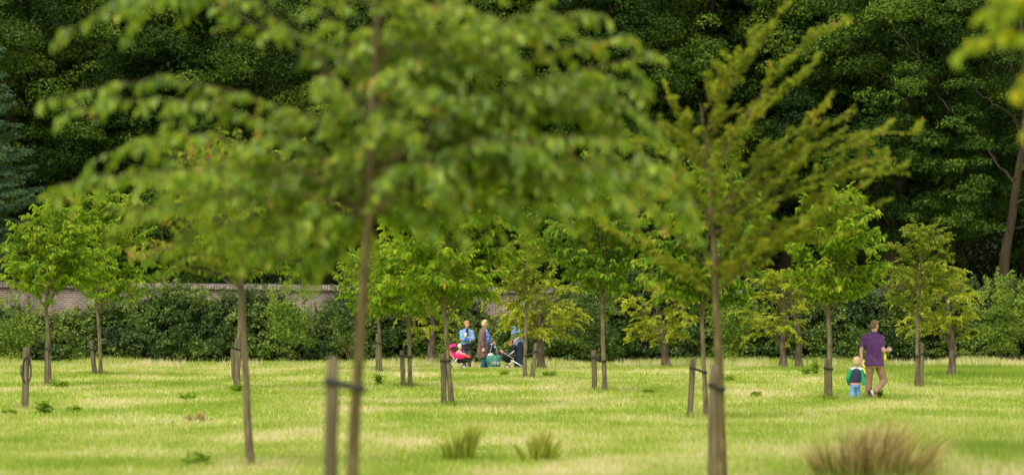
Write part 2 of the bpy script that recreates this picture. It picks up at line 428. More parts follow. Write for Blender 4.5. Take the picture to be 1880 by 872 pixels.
    leaves(lm, Pn, np.array(AA), np.array(UU), np.array(LL) * leaf[0], np.array(LL) * leaf[1], np.array(TT))
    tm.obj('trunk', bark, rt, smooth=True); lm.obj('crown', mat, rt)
    return rt, len(PP)

G1 = 'young trees planted across the meadow'
TREES = []
def OT(*a, **k):
    r, nn = orchard_tree(*a, **k); TREES.append((a[1][:30], nn)); return r

OT('young_tree', 'young light green tree, first from the left, sharing its base with a leaning stake', 'tree', 71,
   [(91, 712), (90, 640), (86, 560), (92, 500), (95, 430)], 10, (90, 480, 98, 96), 1, nl=26)
OT('young_tree', 'slim young tree with wide drooping leaves, trunk beside a short tilted stake', 'tree', 61.5,
   [(186, 690), (184, 620), (179, 560), (186, 490), (190, 420)], 8, (190, 472, 92, 120), 2, nl=28)
OT('young_tree', 'light green young tree right behind the bigger blurred one near the left', 'tree', 74,
   [(437, 720), (438, 620), (441, 500), (440, 380), (437, 320)], 9, (446, 410, 118, 128), 3, nl=30)
OT('young_tree', 'mid sized blurred tree with bare reddish brown trunk, its foot at the lower left', 'tree', 138,
   [(461, 856), (455, 770), (449, 660), (443, 545), (440, 440), (436, 340)], 17, (425, 415, 195, 140), 4, leaf=(.11, .052), mat=L_small, nl=28, shoots=11, per_m=30, rise=.1)
OT('young_tree', 'slender young tree tied to a stake by the hedge, left of the pushchairs', 'tree', 58.5,
   [(698, 684), (697, 610), (692, 560), (690, 500)], 8, (682, 530, 68, 72), 5, nl=22)
OT('young_tree', 'thin straight young tree between the nearest blurred trunk and the pink pushchair', 'tree', 71,
   [(753, 710), (751, 640), (749, 590), (755, 520), (757, 450)], 9, (742, 530, 92, 84), 6, nl=26)
OT('young_tree', 'full young tree with bright leaf sprays in front of the pink pushchair', 'tree', 88,
   [(830, 748), (823, 660), (818, 560), (822, 470), (828, 400)], 11, (818, 465, 120, 135), 7, nl=36)
OT('young_tree', 'narrow small leaved tree between the blue shirted man and a leaning stake', 'tree', 63.5,
   [(964, 694), (966, 600), (966, 520), (970, 450)], 8, (966, 515, 58, 82), 8, leaf=(.11, .045), mat=L_small, nl=24, per_m=46, droop=.5)
OT('young_tree', 'tall middle young tree whose stake is strapped on by a long slanting tie', 'tree', 75,
   [(1111, 718), (1107, 620), (1106, 520), (1103, 440), (1098, 360)], 10, (1098, 435, 105, 135), 9, mat=L_dark, nl=34)
OT('young_tree', 'young tree half hidden behind the big blurred right trunk, slanted stake beside it', 'tree', 97,
   [(1297, 768), (1292, 660), (1290, 570), (1296, 480), (1305, 380)], 10, (1298, 460, 112, 145), 10, mat=L_dark, nl=34)
OT('young_tree', 'upright young tree with long arching leaf shoots, just left of the walking child', 'tree', 83,
   [(1522, 737), (1524, 640), (1523, 560), (1528, 480), (1535, 390)], 12, (1536, 470, 86, 122), 11, nl=32, up=.45, hang=.1)
OT('young_tree', 'small leaved young tree with reddish tips, its stake strapped on the right', 'tree', 70,
   [(1683, 709), (1684, 640), (1685, 570), (1690, 500), (1692, 440)], 9, (1690, 510, 72, 92), 12, leaf=(.115, .05), mat=L_small, nl=26, per_m=44, droop=.5, up=.3)

G2 = 'old knobbly fruit trees along the hedge'
def old(label, s, trunk, w0, crown, seed, **k):
    k.setdefault('nl', 28); k.setdefault('per_m', 40)
    OT('fruit_tree', label, 'tree', s, trunk, w0, crown, seed, leaf=(.12, .065), mat=L_apple, bark=B_old,
       shoots=9, sl=.62, droop=.35, w1=3, group=G2, knobs=True, rise=.3, hang=.45, up=.1, **k)
old('old fruit tree with a thick bent trunk, left of the pink pushchair', 52.5, [(789, 674), (791, 640), (794, 600), (792, 570)], 12, (785, 588, 60, 46), 21, nl=12)
old('old fruit tree with thick scaly trunk, right of the blue shirted person', 55.5, [(996, 681), (993, 640), (990, 590), (992, 540)], 14, (985, 572, 90, 74), 22, limbs=[(948, 574, -.7), (955, 570, -.8), (942, 576, -.6), (958, 578, -.7), (950, 566, -.5)])
old('old yellow green fruit tree with curved leaning trunk, right of the tall middle tree', 54.5, [(1224, 678), (1220, 640), (1212, 590), (1208, 550)], 12, (1212, 578, 78, 76), 23)
old('pale yellow fruit tree with a straight grey trunk, left one of the close pair', 55.5, [(1436, 679), (1437, 640), (1438, 590), (1436, 540)], 12, (1424, 566, 68, 78), 24)
old('half bare fruit tree with dark bent trunk, right one of the close pair', 55.5, [(1468, 680), (1465, 630), (1459, 590), (1450, 545)], 12, (1468, 545, 34, 38), 25, nl=9, per_m=14, cover=.4)
old('yellow green fruit tree with a knobbly grey brown trunk, last tree at the right', 63.5, [(1747, 698), (1748, 650), (1741, 600), (1738, 550)], 13, (1724, 560, 90, 84), 26, nl=26)

# big foreground trees, out of focus
OT('orchard_tree', 'large blurred tree filling the upper middle, slim trunk tied to the nearest stake', 'tree', 250,
   [(644, 1096), (650, 860), (663, 660), (682, 420), (688, 300), (692, 180), (700, 20), (712, -110)], 26, (810, 170, 330, 260), 31,
   leaf=(.100, .052), mat=L_front, bark=B_front, limb=.5, nl=34, shoots=10, sl=.42, per_m=27, droop=.95, rise=.15, hang=.65, up=.05, depth=.9, base_t=.60, group='big out of focus trees close to the viewer',
   limbs=[(100, 78), (230, 30), (88, 185), (150, 200), (115, 345), (78, 378), (170, 300), (200, 420), (270, 470), (400, 300), (520, 420), (580, 470), (290, 330),
          (420, -40), (560, -60), (1050, 20), (1180, 110), (1215, 235), (1180, 290), (1225, 400), (1180, 380), (1010, 330), (900, 360), (780, 420), (1090, 190), (930, -40), (960, 120),
          (620, 470), (480, 250), (860, 250), (1120, 340), (600, 400), (700, 380), (850, 430), (760, 330), (560, 330), (960, 250), (1040, 250), (1150, 180), (820, 120), (700, 60), (760, 10), (640, 250), (620, 60), (600, 160), (1260, 330), (640, 130, .7), (690, 40, .7), (720, 200, .8), (660, 300, .8), (740, 110, .8), (700, 250, .9), (640, 200, .6), (600, 300, .5), (880, 60), (830, 330), (1240, 300, .4), (1210, 350, -.3), (1150, 240, .3), (1110, 400, .2), (1260, 380, -.2), (1190, 170, .3), (1060, 330, .5), (1140, 70, .2), (470, 470, .3), (550, 490, .1), (1000, 440, .2)])
OT('hawthorn_tree', 'blurred spiky tree with long upswept leafy rods, sturdy trunk behind its stake', 'tree', 165,
   [(1322, 914), (1320, 780), (1316, 640), (1308, 480), (1299, 360), (1292, 270), (1282, 190)], 27, (1350, 300, 190, 150), 32,
   leaf=(.074, .044), mat=L_thorn, bark=B_front, nl=7, shoots=9, sl=.42, per_m=88, droop=.15, rise=.75, bow=.10, limb=.55, hang=.05, up=.2, base_t=.50, inner=.05, group='big out of focus trees close to the viewer', w1=1.2,
   limbs=[(1445, 5, .1, .92), (1560, 42, .0, .80), (1490, 130, .1, .84), (1515, 200, -.1, .78), (1690, 245, .1, .71), (1668, 320, -.1, .66), (1622, 372, .1, .64), (1560, 430, 0, .62), (1470, 300), (1560, 210, .1, .72), (1610, 260, .2, .70), (1640, 290, .2, .7), (1400, 60, .3),
          (1225, 180), (1180, 250), (1120, 300), (1070, 200), (1080, 390), (1160, 430), (1240, 350), (1480, 410), (1420, 380), (1340, 120), (1350, 200), (1540, 330), (1600, 330), (1260, 240)])
OT('orchard_tree', 'close blurred tree whose large yellow green leaves hang in at the top right corner', 'tree', 330,
   [(2190, 1268), (2180, 900), (2170, 500), (2160, 200), (2150, -100), (2140, -300)], 36, (2130, -80, 220, 260), 33,
   leaf=(.125, .062), mat=L_big, bark=B_front, limb=.5, nl=12, shoots=8, sl=.5, per_m=30, droop=1.0, rise=.2, base_t=.6, group='big out of focus trees close to the viewer',
   limbs=[(1765, 95), (1800, 20), (1850, -10), (1885, 150), (1850, 30), (1900, 250), (1930, 60)])

# ------------------------------------------------------------------ stakes
GS = 'wooden stakes beside the young trees'
def stake(label, xt, yt, xb, yb, w, tie=None, s=None, seed=0, hang=None):
    s = s or S_of(yb); rr = np.random.default_rng(seed + 100)
    b0 = P(xb, yb, s); b0[2] = 0; tp = P(xt, yt, s) - b0
    rt = thing('tree_stake', b0, label, 'stake', GS)
    m = MB(); r_ = w / s / 2
    k = np.linspace(-.06, 1, 12)[:, None]; path = tp[None] * k
    path[:, :2] += rr.normal(size=(12, 2)) * .0025
    m.tube(path, np.concatenate((np.full(11, r_), [r_ * .86])), 9, jit=.08, rng=rr)
    m.obj('post', M_stake, rt, smooth=False)
    if tie:
        tx, ty, tw, dz = tie    # trunk px at the strap, trunk px width, height difference
        sp = tp * ((P(0, ty, s)[2]) / tp[2]); q = P(tx, ty + dz, s) - b0
        a2 = np.array(sp[:2]); b2 = np.array(q[:2]); d = b2 - a2; D = max(.02, np.linalg.norm(d)); d = d / D; nn = np.array((-d[1], d[0]))
        ra, rb = r_ + .008, tw / s / 2 + .01; lo = []
        for i in range(9): t = math.pi / 2 + math.pi * i / 8; lo.append((a2 + (d * math.cos(t) + nn * math.sin(t)) * ra, 0))
        for i in range(9): t = -math.pi / 2 + math.pi * i / 8; lo.append((b2 + (d * math.cos(t) + nn * math.sin(t)) * rb, 1))
        st = MB(); hh = .022; v = []; f = []; nL = len(lo)
        for p2, e_ in lo:
            z = sp[2] + (q[2] - sp[2]) * e_
            o2 = unit(p2 - (a2 if not e_ else b2)) * .007
            v += [(p2[0], p2[1], z - hh), (p2[0] + o2[0], p2[1] + o2[1], z - hh), (p2[0] + o2[0], p2[1] + o2[1], z + hh), (p2[0], p2[1], z + hh)]
        for i in range(nL):
            j = (i + 1) % nL
            for c in range(4): f.append((i * 4 + c, i * 4 + (c + 1) % 4, j * 4 + (c + 1) % 4, j * 4 + c))
        st.add(v, f); 
        # buckle block between stake and trunk
        mid = (a2 + b2) / 2; st.box((mid[0], mid[1], (sp[2] + q[2]) / 2), (min(.06, D * .4), .05, .045), math.atan2(d[1], d[0]))
        st.obj('strap', M_rubber, rt)
    if hang:
        st = MB(); q = []
        for i in range(17):
            t = 2 * math.pi * i / 16; q.append((.02 + .085 * math.cos(t) + .03, -.06 - .02 * math.sin(t), tp[2] * .64 + .26 * math.sin(t)))
        st.tube(q, .016, 6, caps=False, flat=.6)
        st.tube([(-.07, -.04, .93), (-.075, -.05, .8), (-.04, -.07, .66), (.02, -.075, .55)], .013, 6); st.obj('strap', M_rubber, rt)
    return rt
stake('lone stake near the left edge with a black rubber loop hanging from it', 49, 637, 46, 753, 13, seed=1, hang=True)
stake('stake grown against the first tree from the left, mossy at its foot', 88, 628, 86, 710, 10, (89, 640, 9, 4), 71, 2)
stake('short tilted stake beside the slim second tree, its top leaning left', 168, 625, 175, 689, 9, (184, 641, 8, 0), 61, 3)
stake('left stake of the two standing together behind the blurred left trunk', 427, 641, 430, 698, 8, None, 65, 4)
stake('taller right stake of the two standing together behind the blurred left trunk', 436, 620, 433, 720, 10, (439, 640, 9, 2), 74, 5)
stake('small stake in front of the dark hedge, half merged with its thin tree', 694, 612, 694, 684, 9, (698, 629, 8, 2), 58.5, 6)
stake('leaning stake tied to the thin straight tree right of the nearest stake', 738, 643, 741, 711, 9, (752, 653, 9, 2), 71, 7)
stake('stake in front of the pink pushchair, its tree close on the right', 814, 648, 815, 748, 11, (822, 662, 11, 0), 88, 8)
stake('stake leaning right, on the right of the narrow small leaved tree', 984, 630, 977, 694, 9, (966, 645, 8, 8), 63.5, 9)
stake('stake joined by a long slanting tie to the tall middle tree', 1090, 643, 1092, 721, 10, (1107, 655, 9, 8), 75, 10)
stake('slanted dark stake with a strap, left of the big blurred right trunk', 1273, 657, 1266, 768, 11, (1292, 675, 10, 8), 97, 11)
stake('short stake against the upright tree just left of the walking child', 1517, 658, 1518, 736, 9, (1523, 675, 11, 2), 83, 12)
stake('greenish stake on the right of the small leaved tree with reddish tips', 1693, 630, 1690, 706, 9, (1685, 649, 9, 4), 70, 13)
stake('nearest and widest stake, heavily blurred, strapped to the large tree at its right', 612, 655, 602, 1096, 25, (658, 700, 19, 14), 250, 14)
stake('thick blurred stake pressed against the sturdy trunk of the spiky right tree', 1312, 668, 1308, 914, 20, (1319, 706, 20, 8), 165, 15)

# ------------------------------------------------------------------ brick wall
bm_, n, l, b, o = newmat('old_brick')
tc = n.new('ShaderNodeTexCoord'); sx = n.new('ShaderNodeSeparateXYZ'); cx_ = n.new('ShaderNodeCombineXYZ')
l.new(tc.outputs['Object'], sx.inputs[0]); l.new(sx.outputs[0], cx_.inputs[0]); l.new(sx.outputs[2], cx_.inputs[1])
bk = n.new('ShaderNodeTexBrick'); l.new(cx_.outputs[0], bk.inputs['Vector'])
bk.inputs['Scale'].default_value = 1; bk.inputs['Brick Width'].default_value = .23; bk.inputs['Row Height'].default_value = .085
bk.inputs['Mortar Size'].default_value = .012; bk.inputs['Color1'].default_value = (.080, .045, .032, 1); bk.inputs['Color2'].default_value = (.135, .088, .062, 1)
bk.inputs['Mortar'].default_value = (.19, .165, .13, 1)
nz = noise(n, l, 1.1, 6); r = ramp(n, [(.35, (.50, .52, .50)), (.65, (1.05, 1.05, 1.0))])
l.new(nz.outputs[0], r.inputs[0]); mm = n.new('ShaderNodeMixRGB'); mm.blend_type = 'MULTIPLY'; mm.inputs[0].default_value = 1
l.new(bk.outputs[0], mm.inputs[1]); l.new(r.outputs[0], mm.inputs[2]); l.new(mm.outputs[0], b.inputs['Base Color']); b.inputs['Roughness'].default_value = .9
bp = n.new('ShaderNodeBump'); bp.inputs['Strength'].default_value = .6; bp.inputs['Distance'].default_value = .015
l.new(bk.outputs['Fac'], bp.inputs['Height']); bp.invert = True; l.new(bp.outputs[0], b.inputs['Normal'])
M_cope = barkmat('coping_tile', (.075, .06, .045), (.135, .11, .085), (.21, .18, .14), 5, 1, .3)
SW = 47.5; YW = FPX / SW
wt = thing('brick_wall', (0, YW, 0), 'long weathered red brick wall with a tiled coping, behind the hedge', 'wall')
xs = np.linspace(-30, 30, 41)
ztop = lambda x: (CAMH + (HOR - (516 + (x * SW + 940) * 17 / 1600)) / SW)
v = []; f = []
for x in xs:
    z = ztop(x) - .27; v += [(x, -.18, 0), (x, -.18, z), (x, .18, z), (x, .18, 0)]
for i in range(40):
    for c in range(3): f.append((i * 4 + c, i * 4 + c + 1, i * 4 + 5 + c, i * 4 + 4 + c))
m = MB(); m.add(v, f)
for xp in (-18.9, -10.2, -1.5, 7.2, 15.9, 24): m.box((xp, -.27, (ztop(xp) - .5) / 2), (.5, .18, ztop(xp) - .5))
m.obj('brickwork', bm_, wt)
m = MB(); rr = np.random.default_rng(3); x = -30
while x < 30:     # coping of single sloping tiles
    z = ztop(x) - .25; ww = .115; j = rr.normal() * .006
    vv = []
    for xx in (x, x + ww - .015): vv += [(xx, -.27 + j, z + j), (xx, -.27 + j, z + .05 + j), (xx, 0, z + .24 + j), (xx, .27, z + .05 + j), (xx, .27, z + j)]
    m.add(vv, [(0, 1, 2, 3, 4), (9, 8, 7, 6, 5), (0, 5, 6, 1), (1, 6, 7, 2), (2, 7, 8, 3), (3, 8, 9, 4), (4, 9, 5, 0)]); x += ww
m.obj('coping', M_cope, wt)

# ------------------------------------------------------------------ clumped foliage
def clump(mb, rr, c, r, n, L, flat=.7, tint=.5, spread=.18, dome=-.35):
    """leaves on the shell of a flattened, ragged puff"""
    d = unit(rr.normal(size=(n, 3))); d = d[d[:, 2] > dome]; k = len(d)
    rad = r * (1 - spread * np.abs(rr.normal(size=(k, 1)))) * (1 + .22 * np.sin(d[:, :1] * 5 + c[0] * 3) * np.sin(d[:, 1:2] * 4 + c[2] * 2))
    p = d * rad * np.array((1, 1, flat)) + c
    nrm = unit(d + rr.normal(size=(k, 3)) * .55 + np.array((0, 0, .35)))
    a = unit(np.cross(nrm, rr.normal(size=(k, 3)))); a[:, 2] -= .35
    l_ = L * rr.uniform(.6, 1.15, k)
    kites(mb, p, a, nrm, l_, l_ * .62, np.clip(tint + rr.normal(size=k) * .16, 0, 1))

def wood_mesh(seed, H, Rc, zlo, nc, npc, L, open_=False, lean=0):
    rr = np.random.default_rng(seed); lm = MB(); tm = MB()
    tp = np.array([(lean * (k ** 1.3) * H * .25 + .12 * math.sin(k * 7 + seed), .1 * math.cos(k * 5), k * H * .9) for k in np.linspace(0, 1, 12)])
    r0 = .24 + .012 * H; tm.tube(tp, r0 * (1 - np.linspace(0, 1, 12)) ** .7 + .03, 9, jit=.1, rng=rr)
    C = tp[8]; zc = (zlo + H) / 2; hz = (H - zlo) / 2
    for i in range(nc):
        k = (i + .5) / nc; sz = -1 + 2 * k; az = i * 2.399963 + rr.uniform(-.5, .5)
        z = zc + sz * hz; w_ = Rc * math.sqrt(max(0.02, 1 - abs(sz) ** 2.6)) * rr.uniform(.55, 1.12)
        tx = at(tp, min(1, z / (H * .9)))
        c = np.array((tx[0] + math.cos(az) * w_, tx[1] + math.sin(az) * w_, z))
        rcl = rr.uniform(.7, 1.4) * Rc / 2.9
        tn = np.clip(rr.normal(.48, .28), .0, 1.0)
        for q in range(8):
            cc = c + rr.normal(size=3) * rcl * .55 * np.array((1, 1, .5)); r2 = rcl * rr.uniform(.28, .6)
            clump(lm, rr, cc, r2, int(npc * r2 * r2 * 1.5) + 30, L, rr.uniform(.5, .8), tn)
        if i % 2:
            c3 = np.array((tx[0] + math.cos(az) * w_ * .35, tx[1] + .5 + math.sin(az) * w_ * .35, z)); clump(lm, rr, c3, 1.5, 260, .34, .7, .1, dome=-1)  # coarse dark inner leaves, added to block light and blacken the crown gaps
        if i % 3 == 0 or open_:
            A0 = at(tp, max(.12, min(.95, (z - .45 * w_ - .8) / (H * .9)))); Cc = (A0 + c) / 2 + np.array((0, 0, .12 * w_)) + rr.normal(size=3) * .35
            D = np.linalg.norm(c - A0); tm.tube(bez(A0, Cc, c, 9), np.linspace(.02 + .010 * D, .012, 9), 6, caps=False)
    return lm, tm
PR = []
for k, (H, Rc, zlo, nc, op) in enumerate([(18, 4.7, 3.6, 56, False), (17, 4.4, 4.6, 50, True), (19, 5.0, 3.2, 60, False), (16, 4.2, 5.4, 42, True), (18, 4.5, 3.0, 56, False)]):
    lm, tm = wood_mesh(200 + k, H, Rc, zlo, nc, 420, .15, op, (-.5, .6, .2, -.3, .4)[k])
    PR.append((lm.mesh('crown'), tm.mesh('trunk', True)))
cache = {}
def wood_tree(k, px, s, sc, rz, label, light=False, z=0.0):
    p = P(px, HOR, s); rt = thing('woodland_tree', (p[0], p[1], z), label, 'tree', 'tall trees of the wood behind the wall', rz)
    rt.scale = (sc, sc, sc)
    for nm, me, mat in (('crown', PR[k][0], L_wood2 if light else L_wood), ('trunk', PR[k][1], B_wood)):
        key = (nm, k, light)
        if key not in cache:
            mm_ = me.copy(); mm_.materials.clear(); mm_.materials.append(mat); cache[key] = mm_
        o_ = bpy.data.objects.new(nm, cache[key]); COL.objects.link(o_); o_.parent = rt
    return rt
ORD = ['first', 'second', 'third', 'fourth', 'fifth', 'sixth', 'seventh', 'eighth', 'ninth', 'tenth', 'eleventh', 'twelfth']
WT = [(0, 70, 44, 1.0, .3, False), (2, 250, 43.2, .95, 1.7, False), (4, 430, 44.4, .92, 3.0, True), (1, 590, 43, 1.02, .9, True), (0, 760, 44, .97, 4.0, False), (3, 930, 43, 1.05, 2.1, True),
      (2, 1110, 44, .95, 5.0, False), (4, 1240, 43.5, 1.0, .2, True), (3, 1440, 43, 1.08, 3.6, False), (1, 1620, 44.3, 1.02, 5.6, False), (0, 1985, 43.8, 1.0, 2.6, False)]
for i, (k, px, s_, sc, rz, lt) in enumerate(WT):
    wood_tree(k, px, s_, sc, rz, '%s from the left of the tall broadleaf trees fronting the wood, %s' % (ORD[i], 'lighter green' if lt else 'deep green'), lt)
# tall open tree at the right with a bare leaning trunk
def bare_trunk_tree():
    s_ = 45.6; p = P(1838, HOR, s_); rr = np.random.default_rng(77)
    rt = thing('woodland_tree', (p[0], p[1], 0), 'tall woodland tree at the right whose thick bare brown trunk leans and forks', 'tree', 'tall trees of the wood behind the wall')
    tm = MB(); lm = MB()
    q = lambda x, y: P(x, y, s_) - np.array((p[0], p[1], 0))
    tp = np.array([q(1836, 655), q(1840, 520), q(1846, 460), q(1858, 400), q(1866, 340), q(1880, 260), q(1884, 180), q(1878, 80), q(1870, -40)])
    tm.tube(tp, [.32, .22, .20, .18, .165, .14, .12, .09, .04], 10, jit=.1, rng=rr)
    for pts, r_ in (([(1862, 380), (1895, 350), (1930, 300)], .1), ([(1880, 260), (1850, 200), (1800, 170), (1770, 120)], .09), ([(1880, 230), (1920, 150), (1940, 60)], .1),
                    ([(1880, 170), (1840, 100), (1835, 20)], .08), ([(1868, 330), (1830, 315), (1822, 285)], .05), ([(1855, 410), (1800, 420), (1760, 400)], .04), ([(1866, 340), (1800, 240), (1740, 170), (1700, 120)], .08), ([(1740, 170), (1690, 120), (1640, 60), (1625, 20)], .045), ([(1740, 170), (1745, 90), (1735, 20)], .05), ([(1700, 180), (1670, 100), (1665, 60)], .04), ([(1860, 414), (1900, 412)], .04)):
        a_ = np.array([q(*t) for t in pts]); a_[1:, 1] -= rr.uniform(-.2, .9)
        k_ = np.linspace(0, len(a_) - 1, 6 * len(a_)); a_ = np.stack([np.interp(k_, range(len(a_)), a_[:, c_]) for c_ in range(3)], -1)
        a_ += np.cumsum(rr.normal(size=a_.shape) * .045, 0); tm.tube(a_, np.linspace(r_, r_ * .25, len(a_)) * .6, 7, caps=False, jit=.2, rng=rr)
    for (x, y, r_, dy) in [(1745, 160, 1.2, -1.5), (1790, 110, 1.3, -1), (1750, 215, 1.2, -1.6), (1690, 270, 1.0, -1), (1785, 280, 1.1, -1.5), (1740, 320, 1.2, -1.8), (1790, 350, 1.0, -1.4), (1750, 400, 1.1, -1.5), (1800, 420, 1.0, -1.6),
                           (1700, 430, .9, -1.2), (1860, 70, 1.2, -1), (1900, 180, 1.2, -1), (1900, 300, 1.1, -.8), (1820, 20, 1.4, -1), (1930, 410, 1.0, -1), (1700, 120, 1.2, 0), (1650, 200, 1.1, 0.4), (1900, 0, 1.4, 0), (1745, 30, 1.3, 0)]:
        c = q(x, y); c[1] += dy
        for _ in range(5):
            cc = c + rr.normal(size=3) * r_ * .5 * np.array((1, 1, .6)); r2 = r_ * rr.uniform(.3, .6); clump(lm, rr, cc, r2, int(480 * r2 * r2) + 40, .15, .45, rr.uniform(.3, .65))
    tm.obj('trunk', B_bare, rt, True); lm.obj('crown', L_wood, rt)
bare_trunk_tree()
# the depth of the wood: one mass of trees behind the front ones
rr = np.random.default_rng(9); lm = MB(); tm = MB()
for row, (Yd, nn) in enumerate(((171, 15), (177, 15), (183, 14))):
    for i in range(nn):
        x0 = -30 + 60 * (i + rr.uniform(.2, .8)) / nn; H = rr.uniform(17, 22)
        tm.tube([(x0, Yd, 0), (x0 + rr.normal() * .6, Yd, H * .5), (x0 + rr.normal(), Yd, H * .9)], [.3, .22, .05], 7)
        for _ in range(44):
            c = np.array((x0 + rr.normal() * 2.2, Yd + rr.normal() * 1.3, rr.uniform(4.2, H))); r2 = rr.uniform(1.2, 2.3)
            clump(lm, rr, c, r2, int(95 * r2 * r2), .26, .6, rr.uniform(.2, .6))
for _ in range(150):
    c = np.array((rr.uniform(-31, 31), 183 + rr.normal(), rr.uniform(.3, 5))); r2 = rr.uniform(1.0, 1.8); clump(lm, rr, c, r2, int(80 * r2 * r2), .28, .7, .15, dome=-1)
bw = thing('background_wood', (0, 0, 0), 'deep shaded mass of the wood behind its front trees', 'wood'); bw['kind'] = 'stuff'
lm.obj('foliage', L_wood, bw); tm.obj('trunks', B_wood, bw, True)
hm = plain('backdrop_dark', (.014, .014, .008), .95, scale=.6, var=.5)  # near-black slope added behind the wood to block sky and darken its gaps
m = MB(); xs = np.linspace(-260, 260, 60); ys = np.linspace(186, 420, 20); Xh, Yh = np.meshgrid(xs, ys)
Zh = -1 + 34 * (1 - np.exp(-np.maximum(0, Yh - 186) / 22)) * (1 - .35 * (np.abs(Xh) / 260) ** 2) + .6 * np.sin(Xh * .21) * np.sin(Yh * .17)
i = np.arange(19)[:, None] * 60 + np.arange(59)[None]
m.add(np.stack([Xh, Yh, Zh], -1).reshape(-1, 3), np.stack([i, i + 1, i + 61, i + 60], -1).reshape(-1, 4)); tag(m.obj('dark_backdrop_slope', hm, smooth=True), kind='structure')

# blue spruce at the left edge
def spruce():
    rr = np.random.default_rng(4); s_ = 46.3; p = P(-52, HOR, s_)
    rt = thing('blue_spruce', (p[0], p[1], 0), 'blue green spruce with drooping layered boughs at the left edge', 'tree')
    tm = MB(); lm = MB(); tm.tube([(0, 0, 0), (0, 0, 8), (0, 0, 15.5)], [.26, .15, .02], 8)
    PP = []; AA = []; TT = []
    for k in range(210):
        z = 1.2 + 14 * (k / 210); az = k * 2.399963 + rr.uniform(-.3, .3); Rr = (15.8 - z) / 14.6 * 4.6 * rr.uniform(.75, 1.05)
        d = np.array((math.cos(az), math.sin(az), 0)); e_ = np.array((0, 0, z)) + d * Rr + np.array((0, 0, -.05 * Rr + .25 + rr.normal() * .25))
        bp_ = bez(np.array((0, 0, z)), np.array((0, 0, z + .1)) + d * Rr * .5 - np.array((0, 0, .12 * Rr)), e_, 8); tm.tube(bp_, np.linspace(.035, .008, 8), 4, caps=False)
        nt_ = int(Rr * 11)
        for j in range(nt_):
            u = .15 + .85 * (j + rr.random()) / nt_; q = at(bp_, u); sd = np.cross(d, (0, 0, 1)) * (1 if j % 2 else -1)
            tl = (.30 + .5 * (1 - u)) * rr.uniform(.7, 1.1); td = unit(d * .9 + sd * .8 + np.array((0, 0, -.12 + rr.normal() * .1)))
            m_ = int(tl * 80); t = rr.random(m_)[:, None]; PP.append(q + td * tl * t + np.array((0, 0, -.14 * tl)) * t * t)
            AA.append(unit(td * .7 + rr.normal(size=(m_, 3)) * .65)); TT.append(np.clip(rr.normal(.42, .28, m_) + rr.normal() * .1 + .25 * u - .1, 0, 1))
    A = np.concatenate(AA); N_ = len(A); kites(lm, np.concatenate(PP), A, rr.normal(size=(N_, 3)), .11, .020, np.concatenate(TT))
    tm.obj('trunk', B_wood, rt); lm.obj('crown', L_spruce, rt)
spruce()

# ------------------------------------------------------------------ hedge and shrubs
def ztop_h(px):   # top line of the hedge (photo y)
    pts = [(-200, 545), (0, 560), (60, 585), (130, 580), (200, 560), (250, 545), (310, 522), (380, 540), (430, 540), (480, 528), (520, 545), (550, 588), (595, 580), (640, 515), (760, 515), (860, 545), (900, 590), (960, 575), (1035, 550), (1050, 505), (1150, 510), (1300, 505), (1440, 520), (1550, 535), (1600, 540), (1640, 520), (1740, 520), (1800, 518), (2100, 510)]
    return np.interp(px, [a for a, _ in pts], [b for _, b in pts])
rr = np.random.default_rng(12); lm = MB(); tm = MB(); sH = 50.3; YH = FPX / sH
for px in np.arange(-190, 2090, 34.0):      # rounded masses of growth, low ones forward
    for lv in range(4):
        qx = px + rr.uniform(-20, 20); top = CAMH + (HOR - ztop_h(qx)) / sH; R2 = rr.uniform(.40, .80)
        zc = (top - R2 * .75) * (.08 + .92 * lv / 3) * rr.uniform(.82, 1.10); tn = np.clip(rr.normal(.46, .2), .08, .9)
        C_ = np.array(((qx - 940) / sH, YH - .75 + .7 * (lv / 3) ** 1.5 + rr.normal() * .22, max(.3, zc)))
        for k in range(17):
            d = unit(rr.normal(size=3)); d[1] = -abs(d[1]) * .9; d[2] = d[2] * .7 + .2
            c = C_ + unit(d) * R2 * rr.uniform(.7, 1.05); r2 = rr.uniform(.16, .30); c[2] = max(c[2], .1)
            clump(lm, rr, c, r2, int(560 * r2 * r2) + 18, .118, rr.uniform(.5, .8), np.clip(tn + rr.normal() * .14, 0, 1), dome=-.4)
for px in np.arange(-180, 2080, 13.0):
    top = CAMH + (HOR - ztop_h(px)) / sH; x0 = (px - 940) / sH
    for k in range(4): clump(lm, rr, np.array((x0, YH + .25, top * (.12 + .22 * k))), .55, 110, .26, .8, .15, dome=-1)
    if rr.random() < .55:
        tm.tube([(x0, YH, 0), (x0 + rr.normal() * .2, YH, 1), (x0 + rr.normal() * .4, YH, top * .9)], [.035, .025, .01], 5)
    for _ in range(4):   # stray shoots above the top line
        q = np.array((x0 + rr.normal() * .2, YH - .3 + rr.normal() * .3, top - .2)); e_ = q + np.array((rr.normal() * .15, rr.normal() * .15, rr.uniform(.2, .55)))
        tm.tube([q, e_], [.008, .003], 4); t = rr.random((14, 1)); kites(lm, q + (e_ - q) * t, rr.normal(size=(14, 3)) + [0, 0, .3], rr.normal(size=(14, 3)), .1, .06, rr.uniform(.4, .9, 14))
hd = thing('hedge', (0, 0, 0), 'long dense dark green hedge running along the foot of the brick wall', 'hedge')
lm.obj('foliage', L_hedge, hd); tm.obj('stems', B_wood, hd)['kind'] = 'stuff'

